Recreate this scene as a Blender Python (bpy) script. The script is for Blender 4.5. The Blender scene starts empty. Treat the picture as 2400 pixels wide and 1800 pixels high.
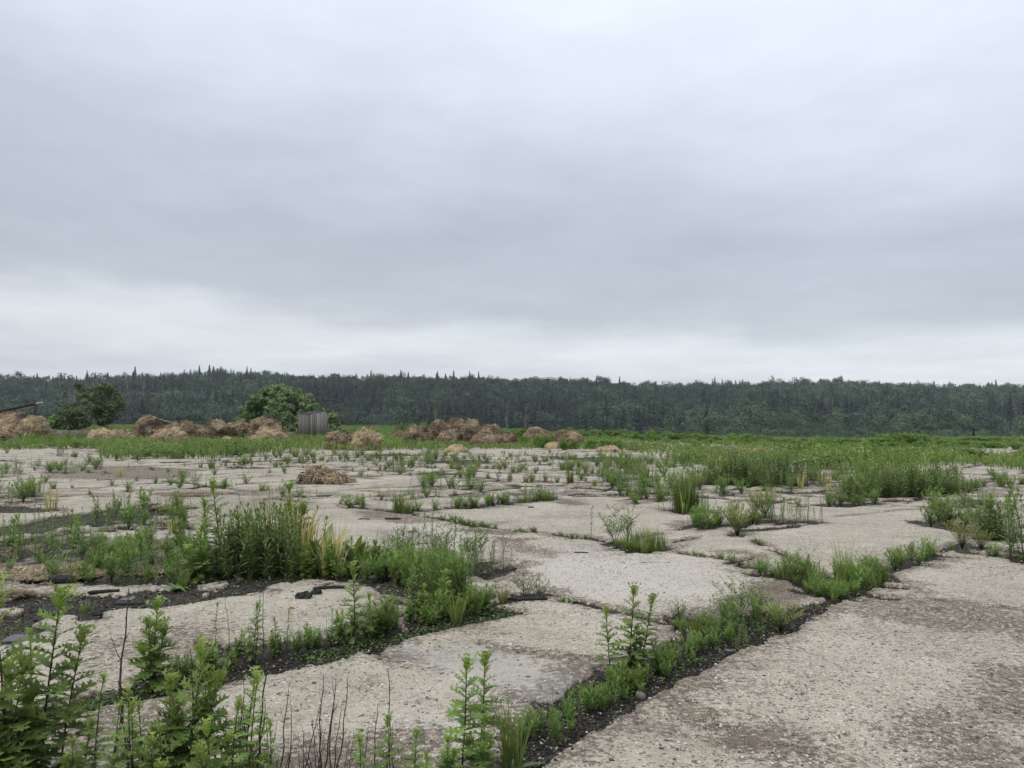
import bpy, math, random
import numpy as np

# ------------------------------------------------------------------ scene, camera, sky, light
C = bpy.context.scene
COL = C.collection
F_PX, HORIZON, EYE = 1800.0, 985.0, 1.7          # photograph is 2400 x 1800
PITCH = math.atan((HORIZON - 900.0) / F_PX)

cam_d = bpy.data.cameras.new("camera")
cam_d.sensor_fit = 'HORIZONTAL'
cam_d.sensor_width = 36.0
cam_d.lens = 36.0 * F_PX / 2400.0
cam_d.clip_start = 0.05
cam_d.clip_end = 6000.0
cam = bpy.data.objects.new("camera", cam_d)
COL.objects.link(cam)
cam.location = (0, 0, EYE)
cam.rotation_euler = (math.pi / 2 + PITCH, 0, 0)
C.camera = cam

C.view_settings.view_transform = 'Standard'
C.view_settings.look = 'None'
C.view_settings.gamma = 1.0
C.view_settings.exposure = 0.28
C.cycles.max_bounces = 6
C.cycles.diffuse_bounces = 3
C.cycles.glossy_bounces = 2
C.cycles.transmission_bounces = 4
C.cycles.volume_bounces = 0
C.cycles.caustics_reflective = False
C.cycles.caustics_refractive = False

SUN_EL, SUN_AZ = math.radians(52), math.radians(222)   # high, behind the camera's left shoulder, veiled by cloud
sun_d = bpy.data.lights.new("sun", 'SUN')
sun_d.energy = 1.5
sun_d.angle = math.radians(22)
sun_d.color = (1.0, 0.97, 0.92)
sun = bpy.data.objects.new("sun", sun_d)
COL.objects.link(sun)
sun.rotation_euler = (math.pi / 2 - SUN_EL, 0, math.pi - SUN_AZ)


class NT:
    """tiny node helper"""
    def __init__(self, tree):
        self.t = tree
        tree.nodes.clear()

    def n(self, typ, ins=None, **kw):
        nd = self.t.nodes.new(typ)
        for k, v in kw.items():
            setattr(nd, k, v)
        if ins:
            for k, v in ins.items():
                s = nd.inputs[k]
                if isinstance(v, bpy.types.NodeSocket):
                    self.t.links.new(v, s)
                else:
                    s.default_value = v
        return nd

    def m(self, op, a, b=0.0, c=0.0, clamp=False):
        return self.n('ShaderNodeMath', {0: a, 1: b, 2: c}, operation=op, use_clamp=clamp).outputs[0]

    def ramp(self, fac, stops, interp='LINEAR'):
        nd = self.n('ShaderNodeValToRGB', {0: fac})
        cr = nd.color_ramp
        cr.interpolation = interp
        while len(cr.elements) < len(stops):
            cr.elements.new(0.5)
        for e, (p, c) in zip(cr.elements, stops):
            e.position = p
            e.color = (c[0], c[1], c[2], 1.0) if not isinstance(c, (int, float)) else (c, c, c, 1.0)
        return nd.outputs[0]

    def mix(self, fac, a, b, blend='MIX'):
        nd = self.n('ShaderNodeMix', data_type='RGBA', blend_type=blend)
        for s, v in ((nd.inputs[0], fac), (nd.inputs[6], a), (nd.inputs[7], b)):
            if isinstance(v, bpy.types.NodeSocket):
                self.t.links.new(v, s)
            else:
                s.default_value = v if isinstance(v, (int, float)) else (v[0], v[1], v[2], 1.0)
        return nd.outputs[2]

    def noise(self, vec, scale, detail=4.0, rough=0.55, dim='3D'):
        return self.n('ShaderNodeTexNoise', {'Vector': vec, 'Scale': scale, 'Detail': detail, 'Roughness': rough},
                      noise_dimensions=dim).outputs[0]


world = bpy.data.worlds.new("World")
C.world = world
world.use_nodes = True
w = NT(world.node_tree)
sky = w.n('ShaderNodeTexSky', sky_type='NISHITA', sun_disc=False, sun_elevation=SUN_EL, sun_rotation=SUN_AZ)
geo = w.n('ShaderNodeTexCoord').outputs['Generated']
sep = w.n('ShaderNodeSeparateXYZ', {0: geo})
dx, dy, dz = sep.outputs[0], sep.outputs[1], sep.outputs[2]
# cloud deck: a layered elevation profile, broken up by clouds projected on a flat deck
deck_k = w.m('ADD', w.m('MAXIMUM', dz, 0.0), 0.07)
deck = w.n('ShaderNodeCombineXYZ', {0: w.m('DIVIDE', dx, deck_k), 1: w.m('DIVIDE', dy, deck_k), 2: 0.0}).outputs[0]
strat = w.n('ShaderNodeCombineXYZ', {0: w.m('MULTIPLY', dx, 2.2), 1: w.m('MULTIPLY', dy, 2.2), 2: w.m('MULTIPLY', dz, 7.5)}).outputs[0]
n1 = w.noise(strat, 1.3, 5.0, 0.52)
n2 = w.noise(deck, 0.9, 8.0, 0.60)
n3 = w.noise(strat, 3.4, 7.0, 0.6)
warp = w.m('ADD', w.m('MULTIPLY', w.m('SUBTRACT', n1, 0.5), 0.20), w.m('MULTIPLY', w.m('SUBTRACT', n3, 0.5), 0.06))
# the bright gap under the deck lies a little lower towards the right
tilt = w.m('MULTIPLY', dx, 0.06)
el = w.m('ADD', w.m('ADD', dz, w.m('MULTIPLY', warp, w.m('ADD', w.m('MULTIPLY', dz, 1.6), 0.35))), tilt)
prof = w.ramp(el, [(0.0, (.53, .565, .605)), (0.055, (.54, .575, .615)), (0.080, (.64, .675, .71)), (0.102, (.62, .655, .69)),
                   (0.140, (.455, .488, .543)), (0.225, (.422, .460, .527)), (0.31, (.53, .575, .655)),
                   (0.40, (.645, .705, .80)), (0.50, (.745, .81, .91)), (0.75, (1.0, 1.06, 1.15)), (1.0, (1.45, 1.5, 1.55))])
lump = w.m('ADD', w.m('MULTIPLY', w.m('SUBTRACT', n2, 0.5), 0.42), 1.02)
side = w.m('ADD', w.m('MULTIPLY', dx, 0.05), 1.0)
cloud = w.mix(1.0, prof, w.n('ShaderNodeCombineXYZ', {0: w.m('MULTIPLY', lump, side), 1: w.m('MULTIPLY', lump, side), 2: w.m('MULTIPLY', lump, side)}).outputs[0], 'MULTIPLY')
cloud10 = w.n('ShaderNodeVectorMath', {0: cloud, 'Scale': 10.0}, operation='SCALE').outputs[0]
skycol = w.mix(0.93, sky.outputs[0], cloud10)
bg = w.n('ShaderNodeBackground', {'Color': skycol, 'Strength': 0.1})
out = w.n('ShaderNodeOutputWorld', {'Surface': bg.outputs[0]})

# ------------------------------------------------------------------ helpers
RNG = np.random.default_rng(7)
random.seed(7)


def P(u, v, z=0.0):
    """point of the photograph -> point on the level z"""
    u = np.asarray(u, float); v = np.asarray(v, float)
    x = (u - 1200.0) / F_PX
    yu = (900.0 - v) / F_PX
    c, s = math.cos(PITCH), math.sin(PITCH)
    Y = c - s * yu
    Z = s + c * yu
    k = (z - EYE) / Z
    return x * k, Y * k


def at_depth(u, v, Y):
    """point of the photograph at the distance Y -> x, z"""
    x = (u - 1200.0) / F_PX
    yu = (900.0 - v) / F_PX
    c, s = math.cos(PITCH), math.sin(PITCH)
    k = Y / (c - s * yu)
    return x * k, EYE + (s + c * yu) * k


def _hash(ix, iy, iz, seed):
    h = (ix.astype(np.int64) * 374761393 + iy.astype(np.int64) * 668265263 + iz.astype(np.int64) * 2147483647 + seed * 974634777) & 0xFFFFFFFF
    h = ((h ^ (h >> 13)) * 1274126177) & 0xFFFFFFFF
    h = h ^ (h >> 16)
    return (h & 0xFFFF) / 65535.0


def vnoise(x, y, z=None, seed=0):
    x = np.asarray(x, float); y = np.asarray(y, float)
    x0, y0 = np.floor(x), np.floor(y)
    fx, fy = x - x0, y - y0
    fx = fx * fx * (3 - 2 * fx); fy = fy * fy * (3 - 2 * fy)
    if z is None:
        zz = np.zeros_like(x0)
        a = _hash(x0, y0, zz, seed); b = _hash(x0 + 1, y0, zz, seed)
        c = _hash(x0, y0 + 1, zz, seed); d = _hash(x0 + 1, y0 + 1, zz, seed)
        return (a * (1 - fx) + b * fx) * (1 - fy) + (c * (1 - fx) + d * fx) * fy
    z = np.asarray(z, float)
    z0 = np.floor(z); fz = z - z0; fz = fz * fz * (3 - 2 * fz)
    r = 0
    for k, wz in ((0, 1 - fz), (1, fz)):
        a = _hash(x0, y0, z0 + k, seed); b = _hash(x0 + 1, y0, z0 + k, seed)
        c = _hash(x0, y0 + 1, z0 + k, seed); d = _hash(x0 + 1, y0 + 1, z0 + k, seed)
        r = r + wz * ((a * (1 - fx) + b * fx) * (1 - fy) + (c * (1 - fx) + d * fx) * fy)
    return r


def fbm(x, y, z=None, seed=0, oct=4, gain=0.5):
    """about -1 .. 1"""
    s = 0; a = 1.0; t = 0.0
    for o in range(oct):
        k = 2.03 ** o
        s = s + a * (vnoise(np.asarray(x) * k + 17.1 * o, np.asarray(y) * k + 9.7 * o, None if z is None else np.asarray(z) * k, seed + o) * 2 - 1)
        t += a; a *= gain
    return s / t


def sstep(a, b, x):
    t = np.clip((x - a) / (b - a), 0, 1)
    return t * t * (3 - 2 * t)


def mesh_tris(name, V, T, attrs=None, mat=None, smooth=False):
    me = bpy.data.meshes.new(name)
    V = np.ascontiguousarray(V, np.float32); T = np.ascontiguousarray(T, np.int32)
    k = T.shape[1]
    me.vertices.add(len(V)); me.vertices.foreach_set('co', V.ravel())
    me.loops.add(T.size); me.loops.foreach_set('vertex_index', T.ravel())
    me.polygons.add(len(T)); me.polygons.foreach_set('loop_start', np.arange(0, T.size, k, dtype=np.int32))
    if smooth:
        me.polygons.foreach_set('use_smooth', np.ones(len(T), bool))
    for an, av in (attrs or {}).items():
        a = me.attributes.new(an, 'FLOAT', 'POINT')
        a.data.foreach_set('value', np.ascontiguousarray(av, np.float32))
    me.update(calc_edges=True)
    if mat:
        me.materials.append(mat)
    return me


def link(name, me, parent=None, loc=(0, 0, 0), rot=(0, 0, 0), sc=None):
    o = bpy.data.objects.new(name, me)
    COL.objects.link(o)
    o.location = loc; o.rotation_euler = rot
    if sc is not None:
        o.scale = (sc, sc, sc) if isinstance(sc, (int, float)) else sc
    if parent is not None:
        o.parent = parent
    return o


def tag(o, label=None, cat=None, group=None, kind=None):
    if label: o['label'] = label
    if cat: o['category'] = cat
    if group: o['group'] = group
    if kind: o['kind'] = kind
    return o


class MB:
    """collects triangles with one 'tint' value per vertex"""
    def __init__(self):
        self.V = []; self.T = []; self.A = []; self.nv = 0

    def add(self, V, T, tint):
        V = np.asarray(V, float).reshape(-1, 3); T = np.asarray(T, int).reshape(-1, 3)
        self.V.append(V); self.T.append(T + self.nv)
        self.A.append(np.broadcast_to(np.asarray(tint, float), (len(V),)).copy())
        self.nv += len(V)

    def arrays(self):
        return np.concatenate(self.V), np.concatenate(self.T), np.concatenate(self.A)

    def mesh(self, name, mat, smooth=False):
        V, T, A = self.arrays()
        return mesh_tris(name, V, T, {'tint': A}, mat, smooth)

    def tube(self, pts, r0, r1, tint, sides=4):
        pts = np.asarray(pts, float); n = len(pts)
        V = []; T = []
        for i in range(n):
            d = pts[min(i + 1, n - 1)] - pts[max(i - 1, 0)]
            d = d / (np.linalg.norm(d) + 1e-9)
            a = np.cross(d, (0.31, 0.95, 0.05) if abs(d[1]) < 0.9 else (1, 0, 0)); a /= np.linalg.norm(a) + 1e-9
            b = np.cross(d, a)
            r = r0 + (r1 - r0) * i / max(n - 1, 1)
            for k in range(sides):
                t = 2 * math.pi * k / sides
                V.append(pts[i] + r * (math.cos(t) * a + math.sin(t) * b))
        for i in range(n - 1):
            for k in range(sides):
                k2 = (k + 1) % sides
                p, q, r_, s = i * sides + k, i * sides + k2, (i + 1) * sides + k, (i + 1) * sides + k2
                T += [(p, q, s), (p, s, r_)]
        for k in range(1, sides - 1):
            T.append(((n - 1) * sides, (n - 1) * sides + k, (n - 1) * sides + k + 1))
            T.append((0, k + 1, k))
        self.add(V, T, tint)


def frame(az, elev, roll=0.0):
    """matrix whose columns are: along the leaf, across it, its upper side"""
    ca, sa, ce, se = math.cos(az), math.sin(az), math.cos(elev), math.sin(elev)
    f = np.array((ca * ce, sa * ce, se)); s = np.array((-sa, ca, 0.0)); u = np.cross(f, s)
    cr, sr = math.cos(roll), math.sin(roll)
    return np.stack((f, s * cr + u * sr, u * cr - s * sr), 1)


# ------------------------------------------------------------------ materials
def leaf_mat(name, stops, rough=0.6, transl=0.28, vary=0.18, spec=0.25):
    m = bpy.data.materials.new(name); m.use_nodes = True
    t = NT(m.node_tree)
    at = t.n('ShaderNodeAttribute', attribute_name='tint')
    oi = t.n('ShaderNodeObjectInfo')
    fac = t.m('ADD', at.outputs['Fac'], t.m('MULTIPLY', t.m('SUBTRACT', oi.outputs['Random'], 0.5), vary), clamp=True)
    col = t.ramp(fac, stops)
    hs = t.n('ShaderNodeHueSaturation', {'Hue': t.m('ADD', t.m('MULTIPLY', t.m('SUBTRACT', oi.outputs['Random'], 0.5), 0.03), 0.5), 'Color': col})
    b = t.n('ShaderNodeBsdfPrincipled', {'Base Color': hs.outputs[0], 'Roughness': rough, 'Specular IOR Level': spec})
    tr = t.n('ShaderNodeBsdfTranslucent', {'Color': hs.outputs[0]})
    mx = t.n('ShaderNodeMixShader', {0: transl, 1: b.outputs[0], 2: tr.outputs[0]})
    t.n('ShaderNodeOutputMaterial', {'Surface': mx.outputs[0]})
    return m


def plain_mat(name, stops, scale=20.0, rough=0.85, detail=5.0, attr=None, bump=0.0, spec=0.3, stretch=(1, 1, 1)):
    m = bpy.data.materials.new(name); m.use_nodes = True
    t = NT(m.node_tree)
    co = t.n('ShaderNodeTexCoord').outputs['Object']
    mp = t.n('ShaderNodeMapping', {'Vector': co, 'Scale': stretch}).outputs[0]
    n = t.noise(mp, scale, detail, 0.6)
    fac = t.m('ADD', t.m('MULTIPLY', t.m('SUBTRACT', n, 0.5), 1.6), 0.5)
    if attr:
        fac = t.m('ADD', t.m('MULTIPLY', t.m('SUBTRACT', n, 0.5), 0.5), t.n('ShaderNodeAttribute', attribute_name=attr).outputs['Fac'])
    col = t.ramp(fac, stops)
    ins = {'Base Color': col, 'Roughness': rough, 'Specular IOR Level': spec}
    if bump:
        ins['Normal'] = t.n('ShaderNodeBump', {'Height': n, 'Strength': bump, 'Distance': 0.02}).outputs[0]
    b = t.n('ShaderNodeBsdfPrincipled', ins)
    t.n('ShaderNodeOutputMaterial', {'Surface': b.outputs[0]})
    return m


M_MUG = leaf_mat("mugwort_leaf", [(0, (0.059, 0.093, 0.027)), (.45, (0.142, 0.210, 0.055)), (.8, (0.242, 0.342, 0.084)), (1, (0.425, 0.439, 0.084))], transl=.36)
M_FEA = leaf_mat("feathery_leaf", [(0, (0.053, 0.086, 0.025)), (.5, (0.130, 0.211, 0.053)), (.85, (0.218, 0.326, 0.078)), (1, (0.330, 0.383, 0.101))], vary=.25, transl=.36)
M_HOR = leaf_mat("narrow_leaf", [(0, (0.061, 0.098, 0.036)), (.5, (0.134, 0.203, 0.063)), (.85, (0.236, 0.315, 0.095)), (1, (0.363, 0.406, 0.129))], vary=.25, transl=.34)
M_GRA = leaf_mat("grass_blade", [(0, (0.060, 0.093, 0.024)), (.45, (0.142, 0.205, 0.046)), (.75, (0.242, 0.307, 0.071)), (.9, (0.457, 0.398, 0.154)), (1, (0.698, 0.551, 0.243))], vary=.2, transl=.32)
M_BUS = leaf_mat("yellow_weed", [(0, (0.109, 0.121, 0.039)), (.5, (0.224, 0.266, 0.061)), (1, (0.363, 0.399, 0.099))], vary=.15, transl=.34)
M_DOC = leaf_mat("broad_leaf", [(0, (0.055, 0.097, 0.029)), (.5, (0.116, 0.187, 0.048)), (.8, (0.206, 0.271, 0.079)), (1, (0.436, 0.338, 0.095))], rough=.45, transl=.25, spec=.4)
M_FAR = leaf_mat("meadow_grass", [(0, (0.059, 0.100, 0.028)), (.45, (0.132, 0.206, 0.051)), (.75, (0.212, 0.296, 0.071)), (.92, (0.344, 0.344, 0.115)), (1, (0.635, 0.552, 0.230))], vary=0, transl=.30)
M_SHR = leaf_mat("shrub_leaf", [(0, (0.055, 0.100, 0.024)), (.5, (0.130, 0.220, 0.046)), (1, (0.220, 0.330, 0.070))], vary=.3, transl=.32)
M_ELD = leaf_mat("elder_leaf", [(0, (.050, .085, .034)), (.5, (.150, .215, .085)), (1, (.33, .40, .20))], vary=0, transl=.32)
M_BRO = leaf_mat("broadleaf_crown", [(0, (.012, .028, .020)), (.5, (.034, .068, .040)), (1, (.098, .155, .076))], vary=.25, transl=.2)
M_TRE = leaf_mat("tree_leaf", [(0, (.034, .056, .022)), (.5, (.085, .122, .046)), (1, (.16, .20, .08))], vary=.1, transl=.3)
M_CON = leaf_mat("spruce_needles", [(0, (.007, .017, .014)), (.5, (.014, .030, .024)), (1, (.030, .052, .038))], vary=.2, transl=.05)
M_STEM = plain_mat("green_stem", [(0, (.05, .045, .025)), (.5, (.07, .075, .03)), (1, (.10, .10, .045))], 30)
M_REDSTEM = plain_mat("dark_red_stem", [(0, (.030, .018, .014)), (.5, (.055, .036, .024)), (1, (.085, .075, .035))], 30)
M_DRY = plain_mat("dead_stem", [(0, (.018, .013, .011)), (.5, (.040, .030, .025)), (1, (.075, .060, .050))], 40)
M_BARK = plain_mat("pale_bark", [(0, (.08, .075, .065)), (.5, (.24, .22, .19)), (1, (.36, .34, .30))], 6, stretch=(1, 1, .3))
M_DBARK = plain_mat("dark_bark", [(0, (.02, .018, .014)), (1, (.06, .05, .04))], 6)
M_HAY = plain_mat("old_hay", [(0, (.030, .022, .015)), (.3, (.125, .092, .060)), (.6, (.275, .205, .128)), (1, (.50, .38, .23))], 9.0, .95, 6, attr='tint', bump=.8)
M_STRAW = plain_mat("straw", [(0, (.05, .038, .027)), (.35, (.175, .132, .086)), (.65, (.35, .268, .168)), (1, (.58, .47, .30))], 3.0, .9, 3, attr='tint')
M_CHAR = plain_mat("charred_wood", [(0, (.007, .007, .007)), (.55, (.020, .018, .017)), (1, (.070, .062, .055))], 18, .85, bump=.9, stretch=(1, 3, 3))
M_SLATE = plain_mat("grey_slate", [(0, (.05, .05, .06)), (.5, (.085, .087, .10)), (1, (.14, .14, .15))], 14, .6, bump=.2)
M_STONE = plain_mat("stone", [(0, (.12, .10, .085)), (.5, (.24, .21, .18)), (1, (.42, .39, .35))], 30, .9, bump=.3)
M_BRICK = plain_mat("brick", [(0, (.14, .05, .03)), (1, (.28, .11, .06))], 40, .9)
M_PLANK = plain_mat("weathered_plank", [(0, (.035, .030, .026)), (.35, (.105, .095, .085)), (.65, (.185, .172, .155)), (1, (.30, .285, .265))], 5, .9, attr='tint', bump=.4, stretch=(6, 6, .6))
M_RUST = plain_mat("rusty_iron", [(0, (.016, .010, .010)), (.6, (.034, .020, .018)), (1, (.065, .034, .028))], 12, .8)
M_PALE = plain_mat("bare_pale_wood", [(0, (.30, .25, .20)), (1, (.50, .44, .36))], 12, .8)
M_WALL = plain_mat("old_concrete", [(0, (.07, .06, .052)), (.5, (.125, .108, .092)), (1, (.19, .17, .148))], 3, .95, bump=.3)
M_CLOD = plain_mat("soil_clod", [(0, (.010, .009, .008)), (.6, (.024, .020, .016)), (1, (.055, .045, .036))], 30, .95, attr='tint')
M_GRAVEL = plain_mat("gravel", [(0, (.06, .055, .055)), (.4, (.18, .155, .13)), (.7, (.33, .295, .25)), (1, (.50, .465, .41))], 30, .9, attr='tint')
M_YEL = plain_mat("yellow_petal", [(0, (.55, .36, .02)), (1, (.65, .45, .04))], 10)


def pavement_mat():
    m = bpy.data.materials.new("weathered_pavement"); m.use_nodes = True
    t = NT(m.node_tree)
    co = t.n('ShaderNodeTexCoord').outputs['Object']
    soil = t.n('ShaderNodeAttribute', attribute_name='soil').outputs['Fac']
    grit = t.n('ShaderNodeAttribute', attribute_name='grit').outputs['Fac']
    wet = t.n('ShaderNodeAttribute', attribute_name='wet').outputs['Fac']
    tone = t.n('ShaderNodeAttribute', attribute_name='tone').outputs['Fac']
    rough = t.n('ShaderNodeAttribute', attribute_name='worn').outputs['Fac']
    nb = t.noise(co, 0.9, 6, .6)
    nm = t.noise(co, 7.0, 6, .62)
    nf = t.noise(co, 60.0, 4, .65)
    # cement paste
    paste = t.ramp(t.m('ADD', t.m('MULTIPLY', nb, .55), t.m('MULTIPLY', nm, .45)),
                   [(.30, (.170, .147, .114)), (.44, (.276, .245, .194)), (.58, (.352, .316, .256)), (.75, (.43, .392, .328))])
    paste = t.mix(t.m('MULTIPLY', tone, .65, clamp=True), paste, (.42, .39, .35), 'MIX')
    paste = t.mix(.45, paste, t.ramp(nf, [(.3, .55), (.5, .95), (.7, 1.35)]), 'MULTIPLY')
    # exposed aggregate, two sizes
    jit = t.n('ShaderNodeTexNoise', {'Vector': co, 'Scale': 40.0, 'Detail': 2.0}).outputs['Color']
    cw = t.n('ShaderNodeVectorMath', {0: co, 1: t.n('ShaderNodeVectorMath', {0: jit, 'Scale': .018}, operation='SCALE').outputs[0]}, operation='ADD').outputs[0]
    col = paste
    bump = t.m('MULTIPLY', nf, .25)
    for sc, cov, thr in ((40.0, .50, .36), (92.0, .58, .38)):
        v = t.n('ShaderNodeTexVoronoi', {'Vector': cw, 'Scale': sc, 'Randomness': 1.0}, feature='F1', voronoi_dimensions='2D')
        vs = t.n('ShaderNodeSeparateColor', {0: v.outputs['Color']})
        size = t.m('ADD', t.m('MULTIPLY', vs.outputs[0], .34), .10)
        inside = t.m('SUBTRACT', 1.0, t.n('ShaderNodeMapRange', {0: v.outputs['Distance'], 1: t.m('SUBTRACT', size, .06), 2: t.m('ADD', size, .04)}).outputs[0])
        there = t.m('LESS_THAN', vs.outputs[1], t.m('ADD', t.m('MULTIPLY', rough, cov), .10))
        mask = t.m('MULTIPLY', inside, there)
        pc = t.ramp(vs.outputs[2], [(0, (.085, .08, .082)), (.10, (.15, .14, .14)), (.26, (.26, .215, .17)), (.42, (.36, .31, .255)),
                                    (.62, (.46, .42, .36)), (.85, (.56, .525, .47)), (1, (.66, .63, .58))], 'CONSTANT')
        col = t.mix(t.m('MULTIPLY', mask, .85), col, pc)
        bump = t.m('ADD', bump, t.m('MULTIPLY', mask, .5))
    # small dark pits and crumbs of dirt lying in the worn surface
    v = t.n('ShaderNodeTexVoronoi', {'Vector': cw, 'Scale': 27.0, 'Randomness': 1.0}, feature='F1', voronoi_dimensions='2D')
    vs = t.n('ShaderNodeSeparateColor', {0: v.outputs['Color']})
    pit = t.m('MULTIPLY', t.m('LESS_THAN', v.outputs['Distance'], t.m('MULTIPLY', vs.outputs[0], .30)), t.m('LESS_THAN', vs.outputs[1], t.m('ADD', t.m('MULTIPLY', rough, .50), .06)))
    col = t.mix(t.m('MULTIPLY', pit, .75), col, (.085, .068, .052))
    # brown grit caught between the stones
    gf = t.noise(co, 22.0, 5, .7)
    g = t.m('SUBTRACT', t.m('ADD', grit, t.m('MULTIPLY', t.m('SUBTRACT', gf, .5), 1.9)), .36)
    g = t.n('ShaderNodeMapRange', {0: g, 1: 0.0, 2: .28}).outputs[0]
    gcol = t.ramp(nm, [(.3, (.062, .048, .035)), (.55, (.112, .088, .064)), (.75, (.175, .142, .106))])
    gcol = t.mix(.5, gcol, t.ramp(nf, [(.3, .4), (.5, 1.0), (.7, 1.7)]), 'MULTIPLY')
    col = t.mix(t.m('MULTIPLY', g, t.m('SUBTRACT', 1.0, t.m('MULTIPLY', mask, .6))), col, gcol)
    # hairline cracks
    cvec = t.n('ShaderNodeVectorMath', {0: co, 1: t.n('ShaderNodeVectorMath', {0: t.n('ShaderNodeTexNoise', {'Vector': co, 'Scale': 1.6, 'Detail': 5.0}).outputs['Color'], 'Scale': .55}, operation='SCALE').outputs[0]}, operation='ADD').outputs[0]
    cv = t.n('ShaderNodeTexVoronoi', {'Vector': cvec, 'Scale': .42}, feature='DISTANCE_TO_EDGE', voronoi_dimensions='2D').outputs['Distance']
    cm = t.noise(co, .55, 3, .5)
    ck = t.m('MULTIPLY', t.n('ShaderNodeMapRange', {0: cv, 1: .0012, 2: .004, 3: 1.0, 4: 0.0}).outputs[0], t.n('ShaderNodeMapRange', {0: cm, 1: .52, 2: .60}).outputs[0])
    col = t.mix(t.m('MULTIPLY', ck, .55), col, (.05, .042, .034))
    # bluish smooth patch
    col = t.mix(t.m('MULTIPLY', wet, .55), col, t.mix(.35, (.235, .232, .235), col))
    # soil in the joints
    sf = t.m('ADD', soil, t.m('MULTIPLY', t.m('SUBTRACT', gf, .5), .9))
    s = t.n('ShaderNodeMapRange', {0: sf, 1: .38, 2: .56}).outputs[0]
    scol = t.ramp(t.m('ADD', t.m('MULTIPLY', nf, .6), t.m('MULTIPLY', nm, .4)), [(.3, (.008, .007, .006)), (.47, (.020, .0165, .013)), (.60, (.048, .040, .031)), (.74, (.13, .11, .086))])
    col = t.mix(s, col, scol)
    bump = t.m('ADD', bump, t.m('MULTIPLY', gf, .4))
    bn = t.n('ShaderNodeBump', {'Height': bump, 'Strength': .55, 'Distance': .012})
    b = t.n('ShaderNodeBsdfPrincipled', {'Base Color': col, 'Roughness': .88, 'Specular IOR Level': .3, 'Normal': bn.outputs[0]})
    t.n('ShaderNodeOutputMaterial', {'Surface': b.outputs[0]})
    return m


def terrain_mat():
    m = bpy.data.materials.new("meadow_ground"); m.use_nodes = True
    t = NT(m.node_tree)
    co = t.n('ShaderNodeTexCoord').outputs['Object']
    n = t.noise(co, 0.4, 8, .6)
    col = t.ramp(n, [(.3, (.022, .034, .012)), (.5, (.045, .070, .022)), (.7, (.075, .095, .032))])
    yy = t.n('ShaderNodeSeparateXYZ', {0: co}).outputs[1]
    col = t.mix(t.n('ShaderNodeMapRange', {0: yy, 1: 20.0, 2: 34.0}).outputs[0], t.ramp(n, [(.3, (.16, .14, .115)), (.7, (.25, .22, .18))]), col)
    b = t.n('ShaderNodeBsdfPrincipled', {'Base Color': col, 'Roughness': .95, 'Specular IOR Level': .2})
    t.n('ShaderNodeOutputMaterial', {'Surface': b.outputs[0]})
    return m


# ------------------------------------------------------------------ terrain: flat yard and field, a valley, the wooded ridge
SKY_U = np.array([-900, -300, 0, 100, 200, 330, 520, 620, 800, 1000, 1200, 1400, 1600, 1800, 2000, 2100, 2250, 2400, 2700, 3300], float)
SKY_V = np.array([874, 874, 874, 882, 884, 876, 866, 869, 876, 879, 883, 891, 897, 891, 890, 893, 898, 901, 906, 900], float)
BROW_U = np.array([-900, 0, 500, 900, 1150, 1300, 1500, 1800, 2100, 2400, 3300], float)
BROW_Y = np.array([210, 210, 220, 190, 150, 105, 80, 66, 66, 70, 70], float)
CREST = 950.0


def col_of(x, y):
    return 1200 + F_PX * np.asarray(x) / np.maximum(np.asarray(y), 3.0)


def terrain_z(x, y):
    u = np.clip(col_of(x, y), -900, 3300)
    yb = np.interp(u, BROW_U, BROW_Y)
    z = -0.10 - 14.0 * sstep(0, 1, (y - yb) / (430 - yb)) - 0.03 * np.clip(y - yb, 0, 30)
    crest = EYE + (HORIZON - np.interp(u, SKY_U, SKY_V)) / F_PX * CREST - 18.0 + 3.0 * fbm(x * .012, y * 0, seed=6, oct=3)
    k = sstep(430, CREST, y)
    k = 0.55 * np.clip((y - 430) / (CREST - 430), 0, 1) + 0.45 * k
    z = z + np.where(y > 430, k * (crest + 15.0), 0) - np.clip(y - CREST, 0, 1e9) * 0.03
    z = z + np.where(y > 470, fbm(x * .006, y * .006, seed=5) * 4.0 * np.clip((CREST - y) / 300, 0, 1) * np.clip((y - 470) / 100, 0, 1), 0)
    return z


def build_terrain():
    ys = np.concatenate((np.linspace(-60, 0, 7), 2 + np.geomspace(1, 1700, 180)))
    us = np.linspace(-1.5, 1.5, 161)
    X = us[None, :] * (np.maximum(ys, 0)[:, None] + 70.0); Yg = np.repeat(ys[:, None], len(us), 1)
    Z = terrain_z(X, Yg)
    nr, nc = X.shape
    V = np.stack((X, Yg, Z), -1).reshape(-1, 3)
    i = np.arange(nr * nc).reshape(nr, nc)
    Q = np.stack((i[:-1, :-1], i[:-1, 1:], i[1:, 1:], i[1:, :-1]), -1).reshape(-1, 4)
    o = link("ground", mesh_tris("ground", V, Q, None, terrain_mat(), True))
    tag(o, kind='structure')


build_terrain()

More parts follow.
